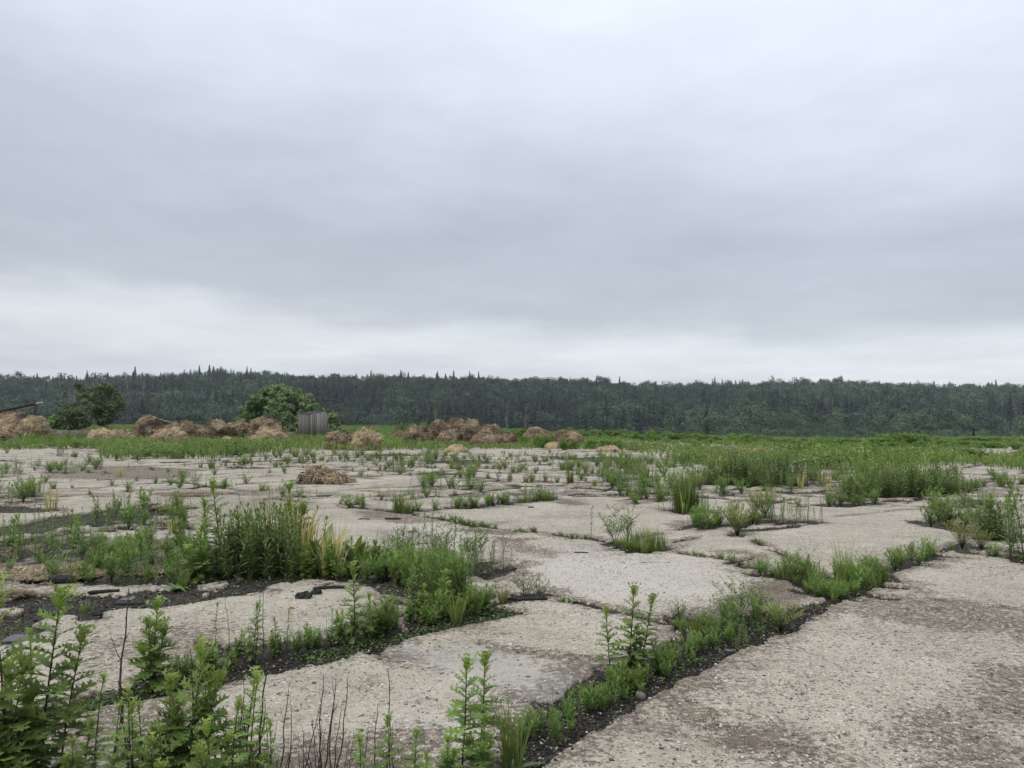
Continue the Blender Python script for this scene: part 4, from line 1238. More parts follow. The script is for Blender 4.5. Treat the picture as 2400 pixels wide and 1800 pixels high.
hero('airy', 455, 1144, 1097, "pale upright weed alone on the slab left of the near hay heap")
for (u, vb, vt) in ((365, 1134, 1118), (400, 1138, 1118), (422, 1145, 1120), (320, 1128, 1115), (108, 1130, 1112)):
    hero('may', u, vb, vt, "small weed on the bare slab left of the near hay heap", 0.0, "small weeds on the left slabs")
# ---- joint in the right foreground
hero('mug', 1082, 1815, 1547, "mugwort with dark stem, left of the pair beside the goatsbeard", 4)
hero('mug', 1128, 1790, 1550, "mugwort with dark stem, right of the pair beside the goatsbeard", 8)
hero('mugb', 1128, 1830, 1690, "low pale mugwort at the foot of the pair")
hero('mugb', 1050, 1850, 1735, "small mugwort on the bottom edge left of the pair")
hero('mug', 915, 1870, 1692, "bright mugwort on the bottom edge, tallest of its trio")
hero('mug', 968, 1870, 1722, "mugwort on the bottom edge, right one of the trio")
hero('mug', 848, 1880, 1732, "yellow green mugwort on the bottom edge, left one of the trio")
hero('mugb', 1000, 1900, 1775, "low leaves on the bottom edge between the trio and the pair")
hero('spike', 1190, 1795, 1590, "upright grassy goatsbeard in the joint at the bottom centre")
hero('spike', 1215, 1790, 1625, "second shorter goatsbeard tuft right behind the first")
hero('rosette', 1195, 1800, 1735, "flat grey green leaf rosette at the foot of the goatsbeard", wide=1.3)
hero('mug', 1432, 1590, 1432, "mugwort left of the tall one in the joint, leaning left", -18)
hero('mug', 1472, 1585, 1378, "tallest mugwort in the joint of the right foreground", 4)
hero('mug', 1500, 1575, 1405, "mugwort right of the tallest one in the joint, leaning right", 28)
hero('mugb', 1490, 1580, 1475, "low leafy mugwort at the foot of the three tall ones in the joint")
hero('horse1', 1298, 1665, 1612, "thin upright seedling above the feathery clumps")
hero('maytall', 1340, 1640, 1615, "small feathery seedling on the dark soil of the joint")
strip(['may', 'may', 'may', 'muglean', 'maytall'], [(1255, 1735), (1310, 1700), (1370, 1665), (1430, 1630), (1500, 1600)], 40, .05, (.06, .16), "low bright feathery clump in the joint below the three tall mugworts", "feathery clumps in the near joint")
strip(['may', 'may', 'horse', 'maytall', 'mugb'], [(1440, 1620), (1540, 1575), (1620, 1535), (1700, 1490)], 42, .055, (.06, .19), "feathery weed in the joint between the mugworts and the sprawling bush", "feathery weeds in the joint")
strip(['may', 'maytall', 'horse', 'airy'], [(1660, 1500), (1740, 1470), (1830, 1450)], 26, .11, (.10, .26), "fine leaved weed in the sprawling bush at the end of the joint", "sprawling weeds at the end of the joint")
hero('airy', 1735, 1450, 1325, "tall airy branching weed above the sprawling bush", wide=1.1)
hero('airy', 1780, 1440, 1345, "second airy weed right of the tall one over the sprawling bush", wide=1.1)
hero('airy', 1715, 1470, 1380, "airy weed at the left of the sprawling bush")
hero('bushy', 1830, 1475, 1405, "wispy yellow green weed leaning over the slab at the right of the sprawling bush", wide=1.3)
hero('may', 1590, 1450, 1412, "small green weed on brown grit left of the sprawling bush")
strip(['may', 'grass'], [(1590, 1468), (1650, 1478), (1700, 1470)], 14, .05, (.07, .16), "short weed in the side joint left of the sprawling bush", "short weeds in the side joint")
hero('grass', 1318, 1408, 1390, "yellow moss tuft in the crack near the seedling")
# ---- corner with the tall spiky plant
hero('spike', 1975, 1378, 1238, "tall spiky green plant at the slab corner on the right", wide=.75)
hero('spike', 1992, 1375, 1262, "shorter spiky plant touching the tall spiky one", wide=.75)
strip(['horse', 'may', 'grass'], [(1825, 1350), (1900, 1356), (1990, 1372), (2070, 1348)], 44, .12, (.14, .30), "leafy weed around the foot of the tall spiky plant", "weeds at the right slab corner")
strip(['may', 'grass'], [(1870, 1368), (1930, 1395), (2000, 1388)], 26, .08, (.10, .20), "low weed on the soil in front of the tall spiky plant", "low weeds at the right slab corner")
strip(['horse', 'horse1', 'may'], [(2085, 1335), (2150, 1312), (2200, 1295)], 16, .05, (.12, .30), "small upright weed in the joint right of the spiky plant", "weeds in the right joint")
hero('horse', 1845, 1345, 1295, "bright upright weed left of the tall spiky plant")
hero('horse', 1872, 1345, 1290, "pale upright weed nearest the left of the tall spiky plant")
hero('horse1', 2055, 1400, 1362, "lonely sprout on the grit of the right slab")
hero('horse1', 2158, 1412, 1390, "tiny sprout furthest right on the grit of the near slab")
hero('horse1', 1756, 1310, 1290, "tiny sprout in the crack left of the weedy corner")
# ---- yellow-green fan weeds on the right
hero('bushy', 1728, 1254, 1180, "round yellow green fan weed with brown stems standing on the slab joint")
hero('bushy', 1792, 1212, 1134, "tall yellow green fan weed behind the round one", wide=.9)
hero('bushy', 1770, 1210, 1150, "yellow green fan weed left of the tall one", wide=.8)
hero('bushy', 2255, 1282, 1212, "broad yellow green fan weed at the right, on black soil", wide=1.0)
hero('bushy', 2300, 1286, 1235, "smaller fan weed touching the broad one at the right")
hero('bushy', 1640, 1148, 1106, "far fan weed left of the dark bushes", wide=.8)
strip(['horse', 'horse', 'may'], [(1815, 1225), (1850, 1224), (1885, 1222)], 14, .12, (.28, .50), "leafy upright weed in the clump right of the fan weeds", "leafy clump right of the fan weeds")
strip(['may', 'horse'], [(1620, 1240), (1680, 1232), (1730, 1230), (1780, 1225)], 22, .15, (.16, .42), "green weed around the fan weeds", "green weeds around the fan weeds")
hero('airy', 1440, 1275, 1180, "airy soft weed leaning right over the long joint", wide=1.2)
hero('airy', 1470, 1270, 1175, "airy soft weed behind the bright grass tuft", wide=1.2)
hero('horse1', 1385, 1262, 1190, "single thin weed with drooping tip left of the airy ones")
for (u, vb, vt) in ((1490, 1284, 1222), (1520, 1286, 1218), (1550, 1285, 1238), (1535, 1288, 1230)):
    hero('grass', u, vb, vt, "bright green grass tuft at the end of the long joint", 0.0, "bright grass tufts on the long joint")
strip(['may', 'grass'], [(1440, 1282), (1500, 1290), (1560, 1290)], 14, .06, (.10, .24), "low weed at the foot of the bright grass tufts", "low weeds under the bright grass")
strip(['grass', 'may', 'horse1'], [(1000, 1212), (1170, 1239), (1387, 1264)], 64, .03, (.05, .15), "tiny weed in the long joint between the middle slabs", "tiny weeds in the long joint")
strip(['grass', 'may', 'horse1'], [(1600, 1296), (1700, 1312), (1817, 1348)], 40, .03, (.04, .14), "tiny weed in the right end of the long joint", "tiny weeds in the right end of the joint")
strip(['may', 'grass'], [(1740, 1258), (1775, 1272), (1800, 1285)], 8, .02, (.05, .10), "tiny weed in the diagonal crack behind the fan weed", "tiny weeds in the diagonal crack")
# ---- rear edge of the middle slab
hero('may', 820, 1190, 1158, "dark low weed mound at the corner of the middle slab", wide=1.7)
hero('mugb', 850, 1192, 1160, "dark leafy weed right of the low mound at the slab corner")
hero('reed', 935, 1200, 1140, "dark grass tuft with seed heads at the rear slab corner", wide=1.0)
hero('grass', 950, 1202, 1150, "green grass tuft in front of the dark one with seed heads")
hero('horse', 975, 1195, 1148, "upright weed right of the dark grass tuft")
hero('horse', 1090, 1184, 1135, "pale weed with straw foot on the rear slab edge", wide=1.2)
hero('drygrass', 1090, 1188, 1165, "straw coloured dry blades under the pale weed")
hero('grass', 1185, 1178, 1136, "upright yellow green grass on the rear slab edge")
hero('grass', 1150, 1180, 1155, "short yellow green grass left of the upright one")
strip(['horse', 'may', 'grass', 'horse1'], [(880, 1196), (968, 1199), (1100, 1188), (1200, 1180), (1297, 1170)], 60, .06, (.10, .30), "weed in the row along the rear edge of the middle slab", "row of weeds along the rear slab edge")
strip(['horse', 'horse1', 'horse'], [(1210, 1176), (1300, 1168)], 22, .08, (.16, .36), "slim upright weed in the right half of the rear slab edge", "upright weeds on the rear slab edge")
hero('airy', 1008, 1142, 1124, "small weed with round leaves on the far middle slab")
strip(['horse', 'may'], [(990, 1140), (1060, 1146), (1120, 1146)], 14, .2, (.25, .50), "bushy weed on the far middle slab", "bushy weeds on the far middle slab")
# ---- mid distance, scattered over the far slabs
hero('bushy', 1110, 1120, 1075, "round pale green bush on the far slabs in the middle", wide=.8)
hero('horseb', 940, 1108, 1066, "leafy bush on the far slabs right of the near hay heap", wide=.9)
hero('horseb', 920, 1102, 1072, "leafy bush beside the straw strip on the far slabs")
hero('horse', 862, 1122, 1090, "light green weed at the right side of the near hay heap")
hero('grass', 845, 1115, 1092, "weed directly behind the right end of the near hay heap")
hero('grass', 496, 1098, 1066, "dense grass tuft at the front of the meadow left of the hay heap", wide=1.2)
hero('grass', 470, 1096, 1074, "smaller grass tuft left of the dense one at the meadow's front")
hero('horseb', 140, 1069, 1040, "leafy bush in front of the meadow at the far left", wide=1.1)
hero('mugb', 1195, 1128, 1104, "spreading weed on the far slab right of the middle")
hero('reed', 1335, 1132, 1090, "dark upright bush on the far slabs", wide=.9)
hero('bushy', 1372, 1112, 1072, "round green bush on the far slabs right of the dark upright one", wide=.8)
hero('horse', 1415, 1128, 1084, "upright weed on the far slabs left of the big dark bush", wide=1.2)
for (u, vb, vt) in ((1470, 1142, 1090), (1500, 1138, 1084), (1530, 1140, 1100), (1450, 1138, 1100)):
    hero('horseb', u, vb, vt, "loose green bush left of the tall dark reed bush", 0.0, "loose green bushes on the right slabs")
for (u, vb, vt) in ((1595, 1198, 1082), (1615, 1198, 1085), (1605, 1200, 1105), (1630, 1196, 1130)):
    hero('reed', u, vb, vt, "tall narrow dark reed bush standing on the right slab", 0.0, "tall narrow reed bush", wide=.62)
hero('horseb', 1580, 1196, 1130, "leafy weed at the left foot of the tall reed bush")
hero('horseb', 1640, 1198, 1150, "leafy weed at the right foot of the tall reed bush")
area(['horse', 'may', 'horseb'], [(1480, 1180), (1600, 1170), (1640, 1140), (1500, 1140)], 18, (.25, .6), "loose weed on the slab behind the tall reed bush", "loose weeds behind the reed bush")
for i in range(18):
    u = 1640 + 230 * (i + .5) / 18 + PR.normal(0, 6)
    hero(('willow', 'horseb', 'willow', 'willow', 'horseb')[i % 5], u, 1134 + PR.normal(0, 4), 1076 + PR.normal(0, 15), "dark soft bush in the dense bank across the right slabs", 0.0, "dark bushes in the bank on the right", wide=1.25)
for i in range(18):
    u = 2040 + 190 * (i + .5) / 18 + PR.normal(0, 8)
    hero(('willow', 'willow', 'horseb', 'willow')[i % 4], u, 1164 + PR.normal(0, 5) - .04 * (u - 2040), 1100 + PR.normal(0, 16) - .02 * (u - 2040), "tall swaying bush in the second bank, nearer the right edge", 0.0, "swaying bushes in the second bank", wide=1.2)
area(['horse', 'horseb', 'may'], [(1950, 1180), (2050, 1170), (2060, 1140), (1960, 1150)], 18, (.3, .62), "leafy weed left of the second bank of bushes", "leafy weeds left of the second bank")
area(['horse', 'airy', 'drygrass'], [(1830, 1156), (1960, 1152), (1950, 1128), (1850, 1132)], 16, (.25, .55), "weed in the gap between the two banks of bushes", "weeds between the two banks")
strip(['horse', 'horse1', 'may'], [(1880, 1186), (1960, 1184), (2060, 1178)], 18, .15, (.15, .40), "weed on the crack in front of the second bank", "weeds on the crack before the second bank")
strip(['horse', 'may', 'horse1'], [(2180, 1186), (2260, 1190), (2320, 1180)], 16, .2, (.15, .45), "weed in front of the second bank towards the right edge", "weeds towards the right edge")
area(['may', 'horse', 'grass'], [(2200, 1160), (2400, 1150), (2400, 1130), (2250, 1135)], 26, (.2, .45), "low weed right of the second bank", "low weeds right of the second bank")
for (u, vb, vt) in ((2340, 1262, 1160), (2365, 1264, 1150), (2325, 1260, 1175), (2355, 1268, 1185), (2318, 1258, 1190)):
    hero('horseb', u, vb, vt, "bushy upright weed by the right edge behind the fan weed", 0.0, "bushy weeds by the right edge", wide=1.2)
for (u, vb, vt) in ((2400, 1310, 1140), (2430, 1300, 1150), (2392, 1305, 1190)):
    hero('horse', u, vb, vt, "tall weed cut off by the right edge", 0.0, "tall weeds at the right edge", wide=1.2)
area(['horse1', 'airy', 'may'], [(2180, 1235), (2300, 1245), (2320, 1200), (2200, 1205)], 26, (.2, .50), "thin weed behind the broad fan weed at the right", "thin weeds behind the right fan weed")
hero('mugb', 2225, 1225, 1175, "leafy dark green weed standing behind the right fan weed")
strip(['horse1', 'may'], [(2240, 1290), (2330, 1300), (2400, 1314)], 12, .06, (.06, .2), "tiny weed on the soil edge at the right", "tiny weeds on the right soil edge")
FARW = "small weed in a joint of the far slabs"
FARG = "weeds on the far slabs"
rows = [([(560, 1100), (700, 1082), (860, 1078)], 16), ([(600, 1075), (760, 1064), (950, 1068)], 22), ([(960, 1092), (1100, 1104), (1250, 1110)], 22), ([(900, 1080), (1100, 1074), (1300, 1082)], 30),
        ([(1120, 1096), (1300, 1102), (1420, 1110)], 22), ([(1250, 1125), (1400, 1136), (1500, 1150)], 22), ([(1300, 1072), (1450, 1082), (1600, 1096)], 30), ([(1050, 1120), (1150, 1126), (1250, 1130)], 16),
        ([(1330, 1160), (1450, 1160), (1560, 1176)], 14), ([(150, 1070), (260, 1076), (330, 1084)], 14), ([(1660, 1160), (1760, 1148), (1850, 1150)], 12), ([(620, 1112), (700, 1084), (740, 1080)], 8)]
for pts, n in rows:
    strip(['horse', 'may', 'horse1', 'grass', 'airy'], pts, n, .35, (.16, .50), FARW, FARG, 1.6)
area(['horse', 'may', 'grass', 'horseb'], [(240, 1100), (700, 1082), (1000, 1066), (1480, 1066), (1640, 1100), (1480, 1112), (1100, 1100), (700, 1098)], 230, (.10, .42), FARW, FARG, 2.0)
for px, n, h in (([(760, 1078), (1000, 1064), (1150, 1082), (950, 1098)], 44, (.22, .50)), ([(1240, 1104), (1480, 1086), (1570, 1122), (1400, 1142)], 40, (.28, .58)), ([(540, 1094), (620, 1064), (760, 1058), (740, 1086)], 46, (.16, .40)),
                 ([(1380, 1080), (1620, 1082), (1640, 1098), (1420, 1100)], 40, (.25, .50)), ([(1880, 1130), (2060, 1120), (2060, 1108), (1900, 1108)], 24, (.25, .5)), ([(820, 1168), (1000, 1150), (1050, 1160), (900, 1180)], 10, (.1, .22))):
    area(['horseb', 'grass', 'horse', 'may'], px, n, h, "leafy weed in a green patch on the far slabs", "green patches on the far slabs")
# low growth in the far joints
_n = 0
while _n < 420:
    a_, b_, w_ = FAR_J[PR.integers(len(FAR_J))]
    q = a_ + (b_ - a_) * PR.random() + PR.normal(0, .12, 2)
    if not (15 < q[1] < 40 and abs(q[0]) < q[1] * .72): continue
    if fbm(np.array([q[0] * .3]), np.array([q[1] * .2]), seed=141, oct=2)[0] < -.05: continue
    put(('may', 'grass', 'horse', 'horse1')[PR.integers(4)], float(q[0]), float(q[1]), PR.uniform(.08, .36), FARW, FARG); _n += 1
build_pavement()
plant_all()

def leaf_cloud(rng, blobs, n, size, shell=.75, seed=0, tint0=.5, hang=0.0, loose=.55):
    """leaf-sized faces spread through overlapping clumps; returns arrays"""
    b = np.array(blobs, float); wt = (b[:, 3] * b[:, 4] * b[:, 5]) ** .67; wt /= wt.sum()
    k = rng.choice(len(b), n, p=wt)
    d = rng.normal(0, 1, (n, 3)); d /= np.linalg.norm(d, axis=1, keepdims=True)
    r = 1 - (1 - shell) * np.abs(rng.normal(0, .9, n)); r = np.clip(r, .1, 1.08)
    c = b[k, :3] + d * b[k, 3:6] * r[:, None]
    nrm = d * np.array((1, 1, 1.0)) + rng.normal(0, loose, (n, 3)) + np.array((0, 0, .35)); nrm /= np.linalg.norm(nrm, axis=1, keepdims=True)
    t1 = np.cross(nrm, rng.normal(0, 1, (n, 3))); t1 /= np.linalg.norm(t1, axis=1, keepdims=True); t2 = np.cross(nrm, t1)
    s = size * rng.uniform(.6, 1.4, n)[:, None]
    V = np.stack((c - t1 * s, c + t2 * s * .62, c + t1 * s - nrm * s * hang, c - t2 * s * .62), 1)
    T = np.array(((0, 1, 2), (0, 2, 3)))[None] + 4 * np.arange(n)[:, None, None]
    tint = np.clip(tint0 + .16 * (rng.random(len(b))[k] - .5) + rng.normal(0, .13, n), 0, 1)
    return V.reshape(-1, 3), T.reshape(-1, 3), np.repeat(tint, 4)


def clumps(rng, n, rx, ry, rz, z0, br, low=.0, core=.35):
    """clump centres through a rounded crown, denser outside"""
    out = []
    while len(out) < n:
        p = rng.uniform(-1, 1, 3); q = np.linalg.norm(p)
        if q > 1 or q < core * (rng.random() if core < .5 else 1) or p[2] < -1 + low: continue
        s = br * rng.uniform(.6, 1.3)
        out.append((p[0] * (rx - s * .5), p[1] * (ry - s * .5), z0 + p[2] * (rz - s * .5), s, s, s * .78))
    return out


# ------------------------------------------------------------------ meadow, one mass of tall grass and herbs
FRONT = [(-700, 1050), (-60, 1051), (235, 1053), (238, 1076), (400, 1078), (560, 1073), (640, 1062), (700, 1055), (760, 1056), (900, 1057), (1100, 1054), (1300, 1052), (1480, 1057), (1520, 1070), (1640, 1092),
         (1700, 1100), (1870, 1095), (1890, 1106), (2060, 1107), (2230, 1092), (2300, 1090), (2420, 1110), (3000, 1110)]
FRONT_U = np.array([p[0] for p in FRONT], float); FRONT_V = np.array([p[1] for p in FRONT], float)
HOLES = [gpoly(p) for p in ([(2240, 1050), (2700, 1047), (2700, 1074), (2330, 1074)], [(1500, 1062), (1700, 1070), (1730, 1078), (1560, 1076)], [(1680, 1060), (1835, 1060), (1835, 1074), (1680, 1074)], [(280, 1058), (300, 1056), (310, 1060)])]


def build_meadow():
    rng = np.random.default_rng(15)
    pts = []
    for (y0, y1, per, hs, ws) in ((22, 34, 30, 1.0, 1.0), (34, 48, 20, 1.0, 1.25), (48, 70, 11, 1.0, 1.7), (70, 110, 5.0, 1.0, 2.6), (110, 225, 1.6, 1.0, 4.5)):
        area_ = .5 * (y1 ** 2 - y0 ** 2) * 2.0
        n = int(area_ * per)
        y = np.sqrt(rng.uniform(y0 ** 2, y1 ** 2, n)); x = rng.uniform(-1.0, 1.0, n) * y
        u = 1200 + F_PX * x / y; v = HORIZON + EYE * F_PX / y
        edge = np.interp(u, FRONT_U, FRONT_V) + 5 * fbm(x * .5, y * .5, seed=91, oct=3)
        ok = (v < edge) & (y < np.interp(u, BROW_U, BROW_Y) + 8)
        for h_ in HOLES:
            ok &= poly_sd(x, y, h_) < 0
        x, y, u = x[ok], y[ok], u[ok]
        dens = fbm(x * .18, y * .10, seed=93, oct=3)
        ok = rng.random(len(x)) < .55 + .6 * dens + .25
        pts.append((x[ok], y[ok], np.full(ok.sum(), ws), dens[ok]))
    x = np.concatenate([p[0] for p in pts]); y = np.concatenate([p[1] for p in pts]); ws = np.concatenate([p[2] for p in pts]); dens = np.concatenate([p[3] for p in pts])
    n = len(x)
    tall = fbm(x * .25, y * .13, seed=95, oct=3)
    h = np.clip(.48 + .30 * tall + rng.normal(0, .10, n), .14, 1.1)
    u = 1200 + F_PX * x / y
    h *= np.interp(u, [-700, 0, 700, 1100, 1500, 1900, 2400, 3000], [1.1, 1.1, 1.0, .85, .95, 1.0, .9, .9]) * np.where((u > 1100) & (y > 38), .62, 1.0)
    hue = np.clip(.46 + .24 * fbm(x * .22 + 30, y * .12, seed=97, oct=4) + rng.normal(0, .12, n), 0, .84)
    dry = (rng.random(n) < .025 + .05 * (fbm(x * .5, y * .2, seed=99) > .35))
    hue = np.where(dry, rng.uniform(.88, 1, n), hue)
    az = rng.uniform(0, 6.28, n); ln = h * rng.uniform(.10, .5, n)
    w_ = ws * rng.uniform(.010, .022, n)
    tw = rng.uniform(-1.1, 1.1, n)
    sx, sy = np.cos(tw) * w_, np.sin(tw) * w_
    z0 = terrain_z(x, y) + .05
    dx_, dy_ = np.cos(az) * ln, np.sin(az) * ln
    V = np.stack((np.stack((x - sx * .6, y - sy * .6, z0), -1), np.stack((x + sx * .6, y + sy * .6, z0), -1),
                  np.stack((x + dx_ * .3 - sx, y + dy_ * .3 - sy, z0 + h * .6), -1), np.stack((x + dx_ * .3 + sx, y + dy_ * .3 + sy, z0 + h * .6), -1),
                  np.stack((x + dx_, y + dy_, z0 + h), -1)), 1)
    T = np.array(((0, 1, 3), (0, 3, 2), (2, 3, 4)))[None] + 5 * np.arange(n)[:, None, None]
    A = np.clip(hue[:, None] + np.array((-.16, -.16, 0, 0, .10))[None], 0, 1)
    # leafy herbs: small leaves along the upper half of every second blade
    k = rng.random(n) < .55
    m = k.sum(); nl = 5
    bx = x[k][:, None] + dx_[k][:, None] * .5 + rng.normal(0, .07, (m, nl)) * np.sqrt(ws[k])[:, None]
    by = y[k][:, None] + dy_[k][:, None] * .5 + rng.normal(0, .07, (m, nl)) * np.sqrt(ws[k])[:, None]
    bz = z0[k][:, None] + h[k][:, None] * rng.uniform(.35, 1.0, (m, nl))
    c = np.stack((bx, by, bz), -1).reshape(-1, 3)
    s_ = np.repeat(np.sqrt(ws[k]) * .045, nl) * rng.uniform(.6, 1.4, m * nl)
    d1 = rng.normal(0, 1, (m * nl, 3)); d1[:, 2] *= .6; d1 /= np.linalg.norm(d1, axis=1, keepdims=True)
    d2 = np.cross(d1, rng.normal(0, 1, (m * nl, 3))); d2 /= np.linalg.norm(d2, axis=1, keepdims=True)
    LV = np.stack((c - d1 * s_[:, None], c + d2 * s_[:, None] * .45, c + d1 * s_[:, None], c - d2 * s_[:, None] * .45), 1)
    LT = np.array(((0, 1, 2), (0, 2, 3)))[None] + 4 * np.arange(m * nl)[:, None, None] + 5 * n
    LA = np.repeat(np.clip(np.repeat(hue[k], nl) * .9 + .08 + rng.normal(0, .08, m * nl), 0, .84), 4)
    # mounded herbs, each a small cloud of leaves
    tmpl = []
    for q in range(5):
        r5 = np.random.default_rng(400 + q)
        tmpl.append(leaf_cloud(r5, clumps(r5, 11, .5, .5, .42, .40, .22, .3), 230, .058, tint0=.5))
    hx = []; hy = []
    for (y0, y1, per) in ((24, 45, .42), (45, 80, .24), (80, 215, .045)):
        m_ = int((y1 ** 2 - y0 ** 2) * .85 * per)
        yy = np.sqrt(rng.uniform(y0 ** 2, y1 ** 2, m_)); xx = rng.uniform(-.85, .85, m_) * yy
        uu = 1200 + F_PX * xx / yy; vv = HORIZON + EYE * F_PX / yy
        ok = (vv < np.interp(uu, FRONT_U, FRONT_V) - 1) & (yy < np.interp(uu, BROW_U, BROW_Y) + 4)
        for h_ in HOLES:
            ok &= poly_sd(xx, yy, h_) < -.3
        ok &= rng.random(m_) < .55 + .9 * fbm(xx * .12, yy * .10, seed=151, oct=3)
        hx.append(xx[ok]); hy.append(yy[ok])
    hx = np.concatenate(hx); hy = np.concatenate(hy); hz = terrain_z(hx, hy) + .04; hn = len(hx)
    hw = rng.uniform(.6, 1.5, hn) * np.where(hy > 80, 1.7, 1); hh_ = rng.uniform(.45, 1.0, hn) * np.where(hy > 80, 1.1, 1) * np.where((hx > -.05 * hy) & (hy > 38), .62, 1.0)
    ht = np.clip(.42 + .25 * fbm(hx * .2, hy * .12, seed=153, oct=3) + rng.normal(0, .13, hn), .05, .8)
    hk = rng.integers(0, 5, hn); HV = []; HT = []; HA = []; hb = 5 * n + 4 * m * nl
    for q in range(5):
        ii = np.where(hk == q)[0]; tv, tt, ta = tmpl[q]; aa = rng.uniform(0, 6.28, len(ii)); c_, s_2 = np.cos(aa)[:, None], np.sin(aa)[:, None]
        HV.append(np.stack(((tv[None, :, 0] * c_ - tv[None, :, 1] * s_2) * hw[ii][:, None] + hx[ii][:, None], (tv[None, :, 0] * s_2 + tv[None, :, 1] * c_) * hw[ii][:, None] + hy[ii][:, None],
                            tv[None, :, 2] * hh_[ii][:, None] + hz[ii][:, None]), -1).reshape(-1, 3))
        HT.append((tt[None] + (len(tv) * np.arange(len(ii)))[:, None, None]).reshape(-1, 3) + hb); hb += len(tv) * len(ii)
        HA.append(np.clip(ta[None] - .5 + ht[ii][:, None], 0, .82).ravel())
    HV = np.concatenate(HV); HT = np.concatenate(HT); HA = np.concatenate(HA); print("herbs", hn)
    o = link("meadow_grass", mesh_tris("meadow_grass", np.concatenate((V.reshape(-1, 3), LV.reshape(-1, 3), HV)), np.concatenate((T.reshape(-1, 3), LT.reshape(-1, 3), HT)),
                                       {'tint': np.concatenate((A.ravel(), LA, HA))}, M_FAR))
    tag(o, kind='stuff')
    print("meadow blades", n)


build_meadow()


def build_cover():
    """tiny creeping leaves on the soil of the joints"""
    rng = np.random.default_rng(25)
    xs = []; ys = []
    for px, n in ((SOIL[2], 3600), (SOIL[3], 1300), (SOIL[4], 1200), (SOIL[0], 900), (SOIL[1], 900), (SOIL[11], 900), (SOIL[12], 300)):
        x, y = inside_px(px, n, rng, .03); xs.append(x); ys.append(y)
    x = np.concatenate(xs); y = np.concatenate(ys)
    k = fbm(x * 2.2, y * 2.2, seed=123, oct=3) > -.12
    x, y = x[k], y[k]; n = len(x)
    z = -.03 + rng.uniform(.0, .035, n)
    s = rng.uniform(.006, .016, n)
    a = rng.uniform(0, 6.28, n); e = rng.normal(0, .5, n)
    d1 = np.stack((np.cos(a), np.sin(a), np.sin(e) * .6), -1); d2 = np.stack((-np.sin(a), np.cos(a), rng.normal(0, .4, n)), -1)
    c = np.stack((x, y, z), -1)
    V = np.stack((c - d1 * s[:, None], c + d2 * s[:, None] * .6, c + d1 * s[:, None], c - d2 * s[:, None] * .6), 1)
    T = np.array(((0, 1, 2), (0, 2, 3)))[None] + 4 * np.arange(n)[:, None, None]
    o = link("ground_cover", mesh_tris("ground_cover", V.reshape(-1, 3), T.reshape(-1, 3), {'tint': np.repeat(np.clip(rng.normal(.22, .2, n), 0, 1), 4)}, M_FEA))
    tag(o, kind='stuff')


build_cover()


# ------------------------------------------------------------------ crowns
def build_tree_at(name, u, vb_, vt, width, Y, label, nclump, br, nleaf, size, mat, bark, trunks=1, low=.2, tint0=.5, cat="tree", seed=1, zfrac=.25, group=None, core=.35):
    rng = np.random.default_rng(seed)
    x, zt = at_depth(u, vt, Y); zb = float(terrain_z(np.array([x]), np.array([Y]))[0]); H = zt - zb; wdt = width / F_PX * Y
    root = link(name, None, None, (x, Y, zb))
    tag(root, label, cat, group)
    z0 = H * (zfrac + (1 - zfrac) / 2); rz = H * (1 - zfrac) / 2
    bl = clumps(rng, nclump, wdt / 2, wdt / 2, rz, z0, br, low, core)
    V, T, A = leaf_cloud(rng, bl, nleaf, size, tint0=tint0)
    link("crown", mesh_tris("crown", V, T, {'tint': A}, mat), root)
    for k in range(trunks):
        mb = MB(); az = rng.uniform(0, 6.28)
        p = stem_path(H * .72, rng.uniform(.02, .12), az, rng, 7, .03) + np.array((rng.normal(0, .25 * (trunks > 1)) * wdt * .25, 0, -.2))
        mb.tube(p, .016 * H, .004 * H, .5, 7)
        for j in range(7):
            t = rng.uniform(.35, .95); b = along(p, t); q = bl[rng.integers(len(bl))]
            e = b + (np.array(q[:3]) - b) * .7
            mb.tube([b, (b + e) / 2 + np.array((0, 0, .03 * H)), e], .006 * H, .002 * H, .5, 5)
        link("trunk", mb.mesh("trunk", bark), root)
    return root


build_tree_at("elder_bush", 662, 1040, 899, 212, 76, "wide dome shaped elder bush behind the wooden shed", 300, .44, 36000, .12, M_ELD, M_DBARK, 3, .0, cat="bush", seed=4, zfrac=-.62, core=.84)
build_tree_at("elder_bush", 783, 1040, 966, 44, 74, "small elder bush showing right of the wooden shed", 18, .5, 2200, .14, M_ELD, M_DBARK, 1, .0, cat="bush", seed=6, zfrac=-.1)
build_tree_at("birch_tree", 183, 1020, 889, 68, 105, "thin open birch with pale trunks, left of the denser tree", 24, .55, 1100, .16, M_TRE, M_BARK, 2, .1, cat="tree", seed=7, zfrac=.36, tint0=.55)
build_tree_at("willow_tree", 250, 1020, 892, 84, 103, "dense dark tree right of the thin birch, with pale trunks showing", 60, .62, 4200, .16, M_TRE, M_BARK, 2, .1, cat="tree", seed=8, zfrac=.08, tint0=.48)
build_tree_at("willow_tree", 222, 1020, 905, 40, 104, "narrow tree between the thin birch and the dense dark tree", 18, .65, 1400, .16, M_TRE, M_BARK, 1, .1, cat="tree", seed=18, zfrac=.25, tint0=.5)
build_tree_at("round_shrub", 172, 1020, 944, 84, 98, "dark rounded shrub below the thin birch", 40, .7, 4200, .16, M_TRE, M_DBARK, 1, 0, cat="shrub", seed=9, zfrac=-.2, tint0=.42)
build_tree_at("round_shrub", 128, 1020, 966, 34, 97, "small light shrub left of the dark rounded shrub", 14, .5, 1200, .15, M_SHR, M_DBARK, 1, 0, cat="shrub", seed=10, zfrac=-.2)

# low green shrubs in the meadow: u, v_top, width px, distance
SHR = []
_r = np.random.default_rng(33)


